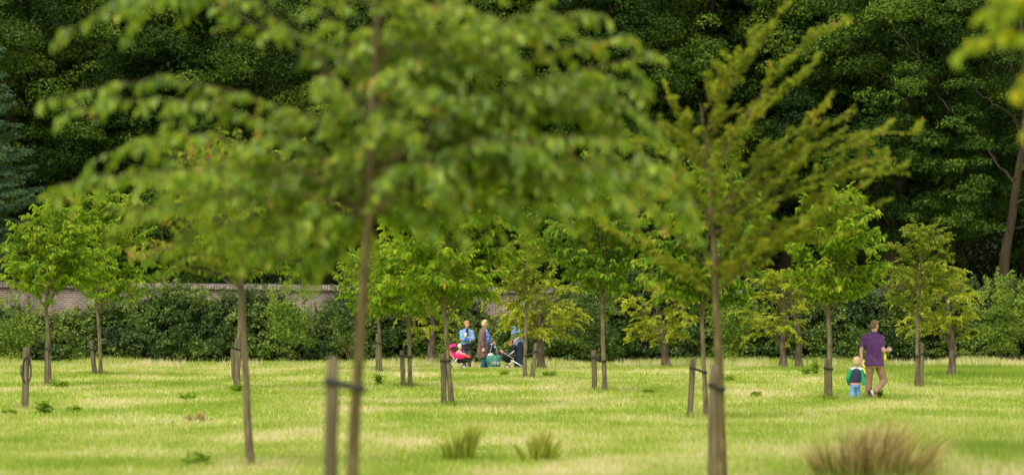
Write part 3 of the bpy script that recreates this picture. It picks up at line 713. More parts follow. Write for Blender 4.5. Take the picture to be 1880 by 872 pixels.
def shrub(px, py, s, rx, ry, label, seed, mat=L_shrub, L=.11, dens=420):
    rr = np.random.default_rng(seed); p = P(px, HOR, s); rt = thing('shrub', (p[0], p[1], 0), label, 'shrub', 'loose shrubs growing up out of the hedge')
    lm = MB(); tm = MB(); zc = CAMH + (HOR - py) / s; Rx, Rz = rx / s, ry / s
    for i in range(int(46 * max(1, Rx))):
        d = unit(rr.normal(size=3)); c = np.array((0, 0, zc * .8)) + d * np.array((Rx, .8, Rz * 1.25)) * rr.uniform(.2, .85); c[2] = max(c[2] - (.6 if i % 3 == 0 else 0), .3)
        r2 = rr.uniform(.2, .42); clump(lm, rr, c, r2, int(dens * r2 * r2) + 30, L, .7, rr.uniform(.3, .8), dome=-.6)
        if i % 6 == 0: tm.tube(bez(np.array((0, .5, 0)), np.array((c[0] * .3, .5, c[2] * .6)), c, 6), np.linspace(.02, .006, 6), 5, caps=False)
    for i in range(int(22 * Rx)):
        d = unit(np.abs(rr.normal(size=3)) * np.array((rr.choice([-1, 1]), rr.choice([-1, 1]), 1.6))); q = np.array((0, 0, zc)) + d * np.array((Rx, .8, Rz)) * .75
        e_ = q + d * rr.uniform(.2, .5) + np.array((0, 0, .12)); tm.tube([q, e_], [.008, .003], 4); t = rr.random((18, 1))
        kites(lm, q + (e_ - q) * t, rr.normal(size=(18, 3)) + [0, 0, .3], rr.normal(size=(18, 3)), L, L * .6, rr.uniform(.4, 1, 18))
    lm.obj('foliage', mat, rt); tm.obj('stems', B_young, rt)['kind'] = 'stuff'
shrub(25, 595, 51.5, 60, 55, 'feathery light green shrub at the left end of the hedge', 1)
shrub(300, 545, 49.5, 42, 38, 'loose shrub with a thin sprig rising over the wall coping, left part', 2, L_hedge)
shrub(530, 570, 51.5, 55, 40, 'grey green shrub below the bare stretch of brick wall', 3)
shrub(640, 555, 51.5, 42, 48, 'shrub just right of the bare brick, left of the nearest trunk', 4, L_hedge)
shrub(1090, 560, 51, 50, 45, 'broad dark shrub behind the tall middle tree', 5, L_hedge)
shrub(1838, 560, 51.5, 70, 52, 'bright yellow green bush at the right end of the hedge', 6)
shrub(1945, 560, 52, 60, 60, 'bright bush running off the right edge of the hedge', 7)
shrub(1350, 575, 51.5, 60, 40, 'mid green shrub behind the big blurred right trunk', 8)

# ------------------------------------------------------------------ weeds and tussocks
def weed(px, py, wpx, hpx, label, seed, L=.11, n=16):
    rr = np.random.default_rng(seed); s = S_of(py); p = P(px, py, s); hpx *= 1.25; rt = thing('leafy_weed', (p[0], p[1], float(bumpz(p[0], p[1]))), label, 'weed', 'leafy weeds in the grass')
    tm = MB(); lm = MB(); PP = []; AA = []
    for i in range(n):
        e_ = np.array((rr.uniform(-1, 1) * wpx / s / 2, rr.uniform(-1, 1) * wpx / s / 3, hpx / s * rr.uniform(.35, 1))); b0 = e_ * np.array((.4, .4, 0))
        pt = bez(b0, b0 + np.array((0, 0, e_[2] * .7)), e_, 6); tm.tube(pt, np.linspace(.006, .002, 6), 4, caps=False)
        for j in range(8):
            PP.append(at(pt, rr.uniform(.2, 1))); a_ = rr.normal(size=3); a_[2] = abs(a_[2]) * .4; AA.append(a_)
    leaves(lm, np.array(PP), np.array(AA), np.array((0, 0, 1.)) + rr.normal(size=(len(PP), 3)) * .3, L, L * .35, rr.random(len(PP)))
    tm.obj('stem', L_weed, rt); lm.obj('leaf', L_weed, rt)
for i, (a_) in enumerate([(112, 714, 38, 14, 'broad leaved weeds around the foot of the first tree from the left'), (84, 762, 44, 24, 'tall leafy weed in the grass right of the lone stake'),
                          (18, 762, 26, 7, 'low weed patch at the left edge below the lone stake'), (136, 757, 20, 8, 'small pale weed clump right of the tall leafy weed'),
                          (345, 735, 44, 12, 'flat weed patch in the open grass between the second tree and blurred trunk'), (436, 722, 24, 12, 'weed tuft at the foot of the paired stakes'),
                          (362, 856, 50, 26, 'blurred thistly weed left of the nearest blurred left trunk foot'), (698, 708, 24, 18, 'leafy weed in the grass below the hedge front stake'),
                          (1010, 692, 30, 9, 'weed patch right of the leaning stake by the narrow tree'), (1193, 724, 30, 9, 'low weeds between the tall middle tree and the slanted stake'),
                          (1482, 690, 42, 16, 'weed patch in front of the close pair of old trees'), (1497, 690, 16, 30, 'upright weed sapling beside the close pair of old trees'),
                          (1338, 700, 24, 10, 'small weed right of the big blurred right trunk'), (1388, 733, 16, 8, 'lone small weed in the open grass left of the child'),
                          (925, 690, 16, 9, 'small weed in front of the silver pushchair'), (1612, 735, 10, 16, 'thin dark weed beside the walking man\'s feet'),
                          (1522, 738, 26, 6, 'dark grass weed round the foot of the tree left of the child'), (823, 749, 26, 7, 'weed tuft between stake and tree in front of the pink pushchair')]):
    weed(*a_, seed=300 + i)
def rushmat(name, stops): return leafmat(name, stops, .25, vary=.2, nscale=2)
M_rush = rushmat('rush_green', [(0, (.06, .11, .008)), (.5, (.17, .24, .014)), (1, (.40, .32, .07))])
M_brown = rushmat('rush_brown', [(0, (.035, .045, .006)), (.28, (.10, .13, .012)), (.5, (.22, .165, .035)), (.75, (.38, .28, .10)), (1, (.62, .48, .25))])
def tussock(px, py, wpx, hpx, label, seed, mat, n, lean=.4, name='rush_tussock', sw=1.0):
    rr = np.random.default_rng(seed); s = S_of(py); p = P(px, py, s); W = wpx / s / 2; H = hpx / s
    nc = max(9, n // 80); cu_ = np.clip(rr.normal(size=nc) * .42, -.8, .8); ch = rr.uniform(.4, 1, nc) ** 1.2; ck = rr.integers(0, nc, n)
    u = cu_[ck] + rr.normal(size=n) * .09; dY = rr.normal(size=n) * W * .4
    bx = u * W; h = H * ch[ck] * (.35 + .65 * rr.random(n) ** 1.6) * np.exp(-np.abs(u) * .35)
    e = np.stack([bx * 1.15 + h * (u * .5 + rr.normal(size=n) * .13 + lean), dY * 1.3 + h * rr.normal(size=n) * .18, h], -1)
    b0 = np.stack([bx, dY, np.zeros(n)], -1); mid = b0 * .5 + e * .5 + np.stack([-h * lean * .25, 0 * h, h * .16], -1)
    a2 = rr.random(n) * np.pi; w_ = (.9 / s + .004) * sw * rr.uniform(.6, 1.3, n); sd = np.stack([np.cos(a2) * w_, np.sin(a2) * w_ * .5, 0 * w_], -1) * .5
    v = np.stack([b0 - sd, b0 + sd, mid + sd * .9, mid - sd * .9, e], 1).reshape(-1, 3); bb = np.arange(n)[:, None] * 5
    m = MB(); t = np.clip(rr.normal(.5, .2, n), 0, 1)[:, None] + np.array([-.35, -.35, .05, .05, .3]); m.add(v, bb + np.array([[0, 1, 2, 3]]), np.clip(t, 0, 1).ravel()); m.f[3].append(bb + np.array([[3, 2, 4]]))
    o_ = m.obj(name, mat); o_.location = (p[0], p[1], float(bumpz(p[0], p[1]))); return tag(o_, label, 'grass tussock', 'tussocks standing in the short grass')
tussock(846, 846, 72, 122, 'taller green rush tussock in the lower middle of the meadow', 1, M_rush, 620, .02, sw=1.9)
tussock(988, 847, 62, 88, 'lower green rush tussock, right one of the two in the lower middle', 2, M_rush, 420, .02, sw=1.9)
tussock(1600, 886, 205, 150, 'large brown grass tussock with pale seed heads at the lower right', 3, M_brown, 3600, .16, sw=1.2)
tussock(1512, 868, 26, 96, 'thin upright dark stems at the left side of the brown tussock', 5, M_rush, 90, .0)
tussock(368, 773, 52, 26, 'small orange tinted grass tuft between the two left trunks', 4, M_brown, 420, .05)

# ------------------------------------------------------------------ people
def remesh(name, mb, mat, parent, vox=.008, smooth=4, label=None):
    me = mb.mesh(name); tmp = bpy.data.objects.new('tmp', me); COL.objects.link(tmp)
    m = tmp.modifiers.new('r', 'REMESH'); m.mode = 'VOXEL'; m.voxel_size = vox; m.use_smooth_shade = True
    if smooth:
        q = tmp.modifiers.new('s', 'SMOOTH'); q.iterations = smooth; q.factor = .5
    dg = bpy.context.evaluated_depsgraph_get(); dg.update()
    new = bpy.data.meshes.new_from_object(tmp.evaluated_get(dg)); bpy.data.objects.remove(tmp)
    new.name = name; new.materials.clear(); new.materials.append(mat)
    o = bpy.data.objects.new(name, new); COL.objects.link(o); o.parent = parent
    if label: o['label'] = label
    return o
def cap(mb, a, ra, b, rb):
    a, b = V3(a), V3(b); mb.sphere(a, ra, 14, 9); mb.sphere(b, rb, 14, 9); mb.tube([a, b], [ra, rb], 14)
def chain(mb, pts, rad):
    for i in range(len(pts) - 1): cap(mb, pts[i], rad[i], pts[i + 1], rad[i + 1])
def hand(mb, wrist, d, side, s=1.0, curl=.5, palm=None):
    """palm and five separate fingers; side points to the thumb"""
    w_ = V3(wrist); d = unit(V3(d)); sd = V3(side); sd = unit(sd - d * (sd @ d)); nr = np.cross(d, sd)
    cap(mb, w_, .026 * s, w_ + d * .03 * s, .03 * s)
    for k in (-1, 0, 1): cap(mb, w_ + d * .03 * s + sd * k * .018 * s, .016 * s, w_ + d * .085 * s + sd * k * .024 * s, .014 * s)
    for k, ln in zip((-1.5, -.5, .5, 1.5), (.055, .07, .075, .066)):
        b = w_ + d * .09 * s + sd * k * .0205 * s; d1 = unit(d * math.cos(curl) + nr * math.sin(curl)); d2 = unit(d * math.cos(curl * 2.2) + nr * math.sin(curl * 2.2))
        m = b + d1 * ln * .5 * s; chain(mb, [b, m, m + d2 * ln * .5 * s], [.0095 * s, .0088 * s, .0075 * s])
    b = w_ + d * .03 * s + sd * .03 * s; m = b + unit(d + sd * .8 + nr * .3) * .04 * s; chain(mb, [b, m, m + unit(d + sd * .15 + nr * .5) * .034 * s], [.014 * s, .011 * s, .009 * s])
def headrot(yaw, pitch=0, roll=0):   # face looks along local -Y ; yaw 0 = to the camera
    return np.array(Matrix.Rotation(yaw, 3, 'Z') @ Matrix.Rotation(roll, 3, 'Y') @ Matrix.Rotation(pitch, 3, 'X'))
def head(mb, c, M, s=1.0, child=0.0):
    c = V3(c); q = lambda x, y, z: c + M @ (np.array((x, y, z)) * s)
    mb.sphere(q(0, .012, .03), np.array((.078, .097, .092)) * s, 18, 12, M)
    mb.sphere(q(0, -.028, -.032), np.array((.058 + .012 * child, .062, .075 - .012 * child)) * s, 16, 10, M)
    mb.sphere(q(0, -.062, -.088 + .012 * child), np.array((.024, .022, .018)) * s, 10, 8, M)
    chain(mb, [q(0, -.084, .014), q(0, -.106, -.018)], [.010 * s, .013 * s])
    for k in (-1, 1):
        mb.sphere(q(k * .081, .012, -.006), np.array((.012, .022, .034)) * s, 10, 8, M)
        mb.sphere(q(k * .045, -.062, -.025), np.array((.022, .02, .02)) * s, 10, 8, M)
def face(rt, c, M, s, mats):
    c = V3(c); q = lambda x, y, z: c + M @ (np.array((x, y, z)) * s)
    for k in (-1, 1):
        m = MB(); m.sphere(q(k * .031, -.078, .012), np.array((.013, .009, .009)) * s, 10, 8, M); m.sphere(q(k * .031, -.086, .012), np.array((.006, .004, .006)) * s, 8, 6, M)
        m.obj('eye', mats[0], rt)
    m = MB(); m.sphere(q(0, -.086, -.055), np.array((.024, .008, .006)) * s, 10, 6, M); m.obj('mouth', mats[1], rt)
M_skin = plain('skin', (.52, .31, .235), .5, var=.08, scale=18)
M_skin2 = plain('skin_tanned', (.36, .17, .10), .5, var=.08, scale=18)
M_eye = plain('eye_dark', (.05, .035, .03), .3); M_lip = plain('lips', (.40, .13, .11), .5)
FM = (M_eye, M_lip)
def cloth(name, c, var=.22, scale=14, bump=.5, rough=.85): return plain(name, c, rough, var=var, scale=scale, bump=bump)
M_purple = cloth('purple_cotton', (.095, .034, .125)); M_khaki = cloth('khaki_cotton', (.27, .17, .095)); M_shoe = cloth('shoe_dark', (.035, .02, .02)); M_sole = cloth('shoe_sole', (.65, .62, .58))
M_ginger = cloth('hair_short_ginger', (.19, .115, .06), scale=60); M_blond = cloth('hair_blond', (.46, .32, .17), scale=60); M_red = cloth('hair_red', (.33, .17, .065), scale=60)
M_navy = cloth('navy_cloth', (.018, .026, .05)); M_green = cloth('green_cloth', (.01, .23, .085)); M_white = cloth('white_cloth', (.62, .60, .58)); M_jean = cloth('light_denim', (.12, .27, .52))
M_denim = cloth('blue_denim_jacket', (.16, .27, .44)); M_black = cloth('black_cloth', (.012, .013, .016)); M_grey = cloth('grey_trousers', (.055, .06, .065)); M_royal = cloth('royal_blue', (.02, .11, .42))
M_coat = cloth('brown_coat', (.135, .085, .07), scale=9); M_teal = cloth('teal_jeans', (.012, .09, .15)); M_pattern = None
M_pink = cloth('hot_pink', (.72, .015, .15)); M_coral = cloth('coral_blanket', (.60, .06, .08)); M_cream = cloth('cream', (.70, .62, .48)); M_rose = cloth('rose_knit', (.62, .24, .25))
M_shirtb = cloth('sky_blue_shirt', (.13, .26, .42)); M_trnavy = cloth('dark_navy_trousers', (.012, .018, .038)); M_silver = plain('silver_tube', (.62, .60, .58), .35, .6, var=.05)
M_yellow = plain('yellow_plastic', (.72, .66, .03), .4); M_plast = plain('black_plastic', (.02, .02, .022), .5)
pm_, n, l, b, o = newmat('blue_patterned_blouse'); vz = n.new('ShaderNodeTexVoronoi'); vz.inputs['Scale'].default_value = 22
tc = n.new('ShaderNodeTexCoord'); l.new(tc.outputs['Object'], vz.inputs[0]); r = ramp(n, [(.25, (.45, .52, .80)), (.5, (.03, .09, .50))]); l.new(vz.outputs[0], r.inputs[0]); l.new(r.outputs[0], b.inputs['Base Color'])
gp_, n, l, b, o = newmat('green_patterned_bag'); vz = n.new('ShaderNodeTexVoronoi'); vz.inputs['Scale'].default_value = 24
tc = n.new('ShaderNodeTexCoord'); l.new(tc.outputs['Object'], vz.inputs[0]); r = ramp(n, [(.2, (.16, .42, .30)), (.4, (.015, .16, .11)), (.7, (.008, .07, .06))]); l.new(vz.outputs[0], r.inputs[0]); l.new(r.outputs[0], b.inputs['Base Color']); b.inputs['Roughness'].default_value = .5

def shoe(rt, heel, toe, s=1.0, name='shoe', mat=None, solem=None, upv=(0, 0, 1)):
    heel, toe = V3(heel), V3(toe); d = unit(toe - heel); u = unit(V3(upv) - d * (V3(upv) @ d)); L = np.linalg.norm(toe - heel)
    m = MB(); chain(m, [heel + u * .045 * s, heel + d * L * .45 + u * .042 * s, toe - d * .02 * s + u * .026 * s], [.040 * s, .040 * s, .034 * s]); cap(m, heel + u * .05 * s, .036 * s, heel + u * .085 * s, .036 * s)
    o_ = remesh(name, m, mat or M_shoe, rt, .007 * max(s, .7), 3)
    m = MB(); pts = [heel - d * .03 * s, heel + d * L * .5, toe]; m2 = []
    sd = np.cross(d, u)
    prof = [(-.045, 0), (-.035, .034), (.3 * L, .03), (.7 * L, .042), (L + .0, .036), (L + .018, 0), (L, -.036), (.7 * L, -.042), (.3 * L, -.03), (-.035, -.034)]
    v = [heel + d * a_ * (s if a_ < 0 else 1) + sd * b_ * s + u * h for h in (-.004, .022 * s) for a_, b_ in prof]; k = len(prof)
    m.add(v, [tuple(range(k))[::-1], tuple(range(k, 2 * k))] + [(i, (i + 1) % k, k + (i + 1) % k, k + i) for i in range(k)]); m.obj('sole', solem or M_sole, o_)
    return o_

def place(px, py, s): p = P(px, py, s); return (p[0], p[1], float(bumpz(p[0], p[1])) + .0)

# --- walking man in purple, seen from behind
def man_purple():
    rt = thing('person', place(1603, 735, 82), 'person in a purple polo shirt and tan trousers walking away, one forearm raised', 'person')
    b = MB(); M = headrot(R(180 - 42), R(4)); hc = (.035, .02, 1.66)
    head(b, hc, M); chain(b, [(.0, .03, 1.44), (.02, .03, 1.52), (.03, .025, 1.60)], [.075, .060, .060])
    b.loft([((.02, .03, .86), .15, .10, .1), ((.01, .03, 1.05), .15, .10, .1), ((.0, .03, 1.25), .18, .11, .1), ((-.01, .03, 1.42), .18, .10, .1), ((-.005, .03, 1.49), .09, .07, .1)])
    lsh, lel, lwr = V3((-.190, .03, 1.395)), V3((-.265, .04, 1.10)), V3((-.262, -.01, .86))
    rsh, rel, rwr = V3((.180, .04, 1.39)), V3((.225, .0, 1.10)), V3((.315, .17, 1.11))
    chain(b, [lsh, lel, lwr], [.046, .044, .030]); chain(b, [rsh, rel, rwr], [.046, .046, .030])
    hand(b, lwr, (.03, .05, -1), (-.3, 1, 0), 1.0, .45); hand(b, rwr, (.75, .5, .10), (-.3, .2, 1), 1.0, .75)
    hl, hr = V3((-.06, .03, .86)), V3((.12, .05, .86)); kl, al = V3((-.085, .10, .46)), V3((-.105, .08, .10)); kr, ar = V3((.255, .13, .42)), V3((.02, -.20, .20))
    chain(b, [hl, kl, al], [.085, .055, .038]); chain(b, [hr, kr, ar], [.085, .055, .038])
    chain(b, [al, al + V3((.02, .15, -.06))], [.036, .03]); chain(b, [ar, ar + V3((.03, .05, -.13))], [.036, .03])
    remesh('person_body', b, M_skin, rt, .006, 3); rt.children[0].name = 'body'
    face(rt, hc, M, 1, FM)
    h = MB(); q = lambda x, y, z: V3(hc) + M @ np.array((x, y, z)); h.sphere(q(0, .022, .042), (.082, .098, .090), 20, 12, M); h.sphere(q(0, .045, -.005), (.074, .07, .07), 16, 10, M); remesh('hair', h, M_ginger, rt, .007, 2)
    c = MB(); c.loft([((.028, .03, .765), .225, .145, .1), ((.028, .03, .80), .222, .145, .1), ((.02, .035, .95), .198, .138, .1), ((.015, .035, 1.10), .182, .13, .1), ((.0, .035, 1.28), .20, .135, .1), ((-.005, .035, 1.40), .208, .12, .1), ((.0, .035, 1.465), .15, .09, .1), ((.008, .03, 1.50), .085, .075, .1)], 24)
    chain(c, [lsh, lsh * .45 + lel * .55], [.070, .066]); chain(c, [rsh, rsh * .42 + rel * .58], [.070, .068]); chain(c, [lsh + V3((.03, 0, -.01)), (-.06, .03, 1.455)], [.06, .05]); chain(c, [rsh + V3((-.03, 0, -.01)), (.06, .03, 1.455)], [.06, .05])
    for k in range(5): cap(c, (-.10 + k * .06, -.105, 1.25 - .05 * k), .010, (-.06 + k * .05, -.108, 1.02 - .03 * k), .008)
    sh = remesh('polo_shirt', c, M_purple, rt, .008, 3)
    c = MB(); 
    v = [((.012, .03, 1.492), .078, .072, .1), ((.014, .03, 1.528), .070, .064, .1)]; c.loft(v, 20); remesh('collar', c, M_purple, sh, .007, 1)
    t = MB(); t.loft([((.03, .035, .72), .17, .12, .1), ((.03, .035, .86), .185, .13, .1), ((.03, .035, .97), .165, .12, .1)], 22)
    chain(t, [hl + V3((-.01, 0, 0)), kl, al + V3((0, 0, -.01))], [.108, .080, .068]); chain(t, [hr + V3((.0, 0, 0)), kr, ar + V3((.01, 0, .0))], [.115, .082, .066])
    for k in range(4): cap(t, kl + V3((-.07, -.03, -.03 - .08 * k)), .012, kl + V3((.06, -.05, .0 - .08 * k)), .010)
    for k in range(3): cap(t, kr * (1 - .2 * k) + ar * .2 * k + V3((-.06, -.05, .04)), .012, kr * (1 - .2 * k) + ar * .2 * k + V3((.05, -.06, -.03)), .011)
    remesh('trousers', t, M_khaki, rt, .008, 3)
    shoe(rt, (-.12, .02, .0), (-.05, .22, .0)); 
    s2 = shoe(rt, (-.045, -.24, .175), (.055, -.11, .006), upv=(-.9, .1, .55))
    # small pale cup in the raised hand
    m = MB(); m.lathe((.395, .235, 1.095), [(.0, 0), (.022, 0), (.028, .06), (.0, .06)], 14)
    o_ = m.obj('small_cup', M_white); o_.location = rt.location; tag(o_, 'small white cup held in the raised hand of the person in purple', 'cup')
man_purple()

def boy():
    rt = thing('person', place(1570, 738, 83), 'small child in a green sleeved jacket and light blue jeans walking beside the man', 'person')
    b = MB(); M = headrot(R(180 - 15), R(3)); hc = (.035, .0, .855)
    head(b, hc, M, .98, 1); chain(b, [(.02, .01, .70), (.03, .01, .78)], [.045, .045])
    b.loft([((.0, .01, .36), .10, .08, 0), ((.01, .01, .50), .105, .08, 0), ((.02, .01, .66), .105, .075, 0), ((.02, .01, .71), .06, .05, 0)])
    ls, le, lw = V3((-.09, .01, .66)), V3((-.165, .0, .50)), V3((-.13, .06, .37)); rs, re, rw = V3((.125, .01, .665)), V3((.165, .0, .50)), V3((.185, -.03, .355))
    chain(b, [ls, le, lw], [.034, .028, .021]); chain(b, [rs, re, rw], [.034, .028, .021]); hand(b, lw, (.2, .2, -1), (0, 1, 0), .62, .5); hand(b, rw, (.02, -.05, -1), (0, 1, 0), .62, .5)
    hl, kl, al = V3((-.045, .01, .36)), V3((-.06, .03, .20)), V3((-.085, -.02, .05)); hr, kr, ar = V3((.055, .01, .36)), V3((.06, .06, .20)), V3((.085, .06, .05))
    chain(b, [hl, kl, al], [.055, .042, .03]); chain(b, [hr, kr, ar], [.055, .042, .03]); o_ = remesh('body', b, M_skin, rt, .006, 3)
    face(rt, hc, M, .98, FM)
    q = lambda x, y, z: V3(hc) + M @ np.array((x, y, z)); h = MB(); h.sphere(q(0, .02, .040), (.083, .096, .088), 18, 12, M); h.sphere(q(0, .045, -.01), (.072, .065, .07), 16, 10, M); remesh('hair', h, M_blond, rt, .007, 2)
    c = MB(); c.loft([((.0, .01, .40), .115, .095, 0), ((.005, .01, .44), .128, .105, 0), ((.015, .01, .55), .128, .105, 0), ((.02, .01, .66), .118, .09, 0), ((.025, .01, .715), .07, .06, 0)], 22)
    jk = remesh('jacket', c, M_navy, rt, .008, 3)
    for a_ in ((ls, le, lw), (rs, re, rw)):
        c = MB(); chain(c, [a_[0], a_[1], a_[1] * .15 + a_[2] * .85], [.055, .05, .042]); remesh('sleeve', c, M_green, jk, .008, 3)
    c = MB(); chain(c, [ls + V3((.01, -.005, .035)), (.0, -.01, .715)], [.035, .03]); chain(c, [rs + V3((-.01, -.005, .03)), (.05, -.01, .715)], [.048, .035]); remesh('shoulder_panel', c, M_white, jk, .007, 2)
    c = MB(); c.loft([((.0, .01, .355), .108, .085, 0), ((.0, .01, .415), .112, .09, 0)], 20); remesh('hem', c, M_rose, rt, .007, 2)
    t = MB(); t.loft([((.003, .01, .30), .10, .08, 0), ((.003, .01, .38), .10, .08, 0)], 20); chain(t, [hl, kl, al], [.062, .054, .052]); chain(t, [hr, kr, ar], [.062, .054, .050]); remesh('jeans', t, M_jean, rt, .008, 3)
    shoe(rt, (-.09, -.05, 0), (-.085, .06, 0), .6, mat=M_jean); shoe(rt, (.085, .03, 0), (.095, .14, 0), .6, mat=M_jean)
m = MB(); p0 = place(1603, 735, 82)
bg_ = thing('yellow_bag', p0, 'small bright yellow bag dangling below the raised forearm of the person in purple', 'bag')
m.loft([((.265, .12, .84), .035, .05, 0), ((.265, .12, .95), .045, .055, 0), ((.262, .12, 1.04), .03, .04, 0)], 14); m.obj('pouch', M_yellow, bg_, True)
m = MB(); m.tube([(.262, .09, 1.03), (.29, .075, 1.13), (.30, .11, 1.14), (.262, .14, 1.03)], .005, 6); m.obj('cord', M_yellow, bg_)
boy()

def bike():
    s = 66; p = P(1588, 702, s); rt = thing('child_bicycle', (p[0], p[1], 0), 'yellow and black child bicycle standing beyond the walking man, mostly hidden by him', 'bicycle', rz=R(-76))
    for x in (-.20, .22):
        m = MB(); m.torus((x, 0, .17), .15, .022); w_ = m.obj('wheel', M_rubber, rt); m = MB(); m.torus((x, 0, .17), .118, .012)
        for k in range(8): t = k * math.pi / 4; m.tube([(x, 0, .17), (x + .115 * math.cos(t), 0, .17 + .115 * math.sin(t))], .005, 5)
        m.obj('rim', M_yellow, w_)
    m = MB(); m.tube([(-.20, 0, .17), (-.19, 0, .44), (-.17, 0, .56)], .016, 8); m.tube([(-.19, 0, .42), (.02, 0, .24), (.22, 0, .17)], .018, 8); m.tube([(-.19, 0, .47), (.10, 0, .40)], .014, 8); m.tube([(.04, 0, .22), (.13, 0, .5)], .015, 8); m.obj('frame', M_yellow, rt)
    m = MB(); m.tube([(-.30, -.05, .60), (-.18, 0, .57), (-.22, .16, .60)], .014, 8); m.obj('handlebar', M_yellow, rt)
    m = MB(); m.sphere((.14, 0, .52), (.10, .06, .03)); m.obj('saddle', M_plast, rt)
bike()

SP = 54.5
# --- woman with folded arms
def woman_folded():
    rt = thing('person', place(857, 676, SP - .5), 'red haired person with folded arms in a light blue denim jacket, holding a cream cup', 'person')
    b = MB(); M = headrot(R(12), R(12), R(-6)); hc = (.01, -.02, 1.50); head(b, hc, M, .95)
    chain(b, [(.0, .02, 1.30), (.005, .0, 1.40)], [.06, .052]); b.loft([((-.02, .02, .80), .16, .10, 0), ((-.01, .02, 1.0), .14, .10, 0), ((.0, .02, 1.25), .155, .10, 0), ((.0, .02, 1.33), .08, .06, 0)])
    ls, le, lw = V3((-.175, .02, 1.25)), V3((-.175, -.08, 1.00)), V3((.02, -.19, .98)); rs, re, rw = V3((.17, .02, 1.25)), V3((.22, -.07, 1.00)), V3((.02, -.17, 1.07))
    chain(b, [ls, le, lw], [.045, .038, .027]); chain(b, [rs, re, rw], [.045, .038, .027]); hand(b, lw, (1, -.05, -.1), (0, 0, 1), .9, .5); hand(b, rw, (-.9, -.1, .25), (0, 0, 1), .9, .6)
    for sx_ in (-.08, .08): chain(b, [(sx_, .02, .80), (sx_, .0, .44), (sx_ * 1.05, .02, .08)], [.085, .055, .038])
    remesh('body', b, M_skin, rt, .007, 3); face(rt, hc, M, .95, FM)
    q = lambda x, y, z: V3(hc) + M @ np.array((x, y, z)); h = MB(); h.sphere(q(0, .03, .045), (.098, .10, .092), 18, 12, M)
    for k in (-1, 1): h.sphere(q(k * .075, .015, .0), (.032, .06, .075), 12, 8, M)
    h.sphere(q(.02, -.05, .085), (.06, .04, .032), 12, 8, M); remesh('hair', h, M_red, rt, .008, 2)
    c = MB(); c.loft([((-.03, .02, .83), .20, .13, 0), ((-.02, .02, .95), .17, .125, 0), ((.0, .02, 1.15), .185, .13, 0), ((.0, .02, 1.28), .185, .11, 0), ((.0, .02, 1.36), .085, .075, 0)], 22)
    chain(c, [ls, le, le * .25 + lw * .75], [.072, .062, .052]); chain(c, [rs, re, re * .3 + rw * .7], [.072, .062, .052]); jk = remesh('denim_jacket', c, M_denim, rt, .009, 3)
    c = MB(); chain(c, [(.01, -.09, 1.34), (.02, -.125, 1.12)], [.045, .035]); remesh('top', c, M_black, rt, .008, 2)
    c = MB(); chain(c, [le * .3 + lw * .7 + V3((0, -.02, 0)), lw + V3((.04, -.01, .02))], [.058, .045]); remesh('cuff', c, M_royal, jk, .008, 2)
    c = MB(); c.loft([((.01, .01, .66), .19, .14, 0), ((.01, .02, .86), .18, .135, 0)], 22); remesh('skirt', c, M_black, rt, .009, 2)
    t = MB()
    for sx_ in (-.08, .08): chain(t, [(sx_, .02, .76), (sx_, .0, .44), (sx_ * 1.05, .02, .10)], [.100, .078, .062])
    remesh('trousers', t, M_grey, rt, .009, 2); shoe(rt, (-.085, .03, 0), (-.09, -.14, 0), .9); shoe(rt, (.085, .03, 0), (.10, -.14, 0), .9)
    m = MB(); m.lathe((-.03, -.225, 1.07), [(0, 0), (.032, 0), (.042, .14), (0, .14)], 14); o_ = m.obj('paper_cup', M_cream); o_.location = rt.location; tag(o_, 'cream paper cup held against the denim jacket by the person with folded arms', 'cup')
woman_folded()

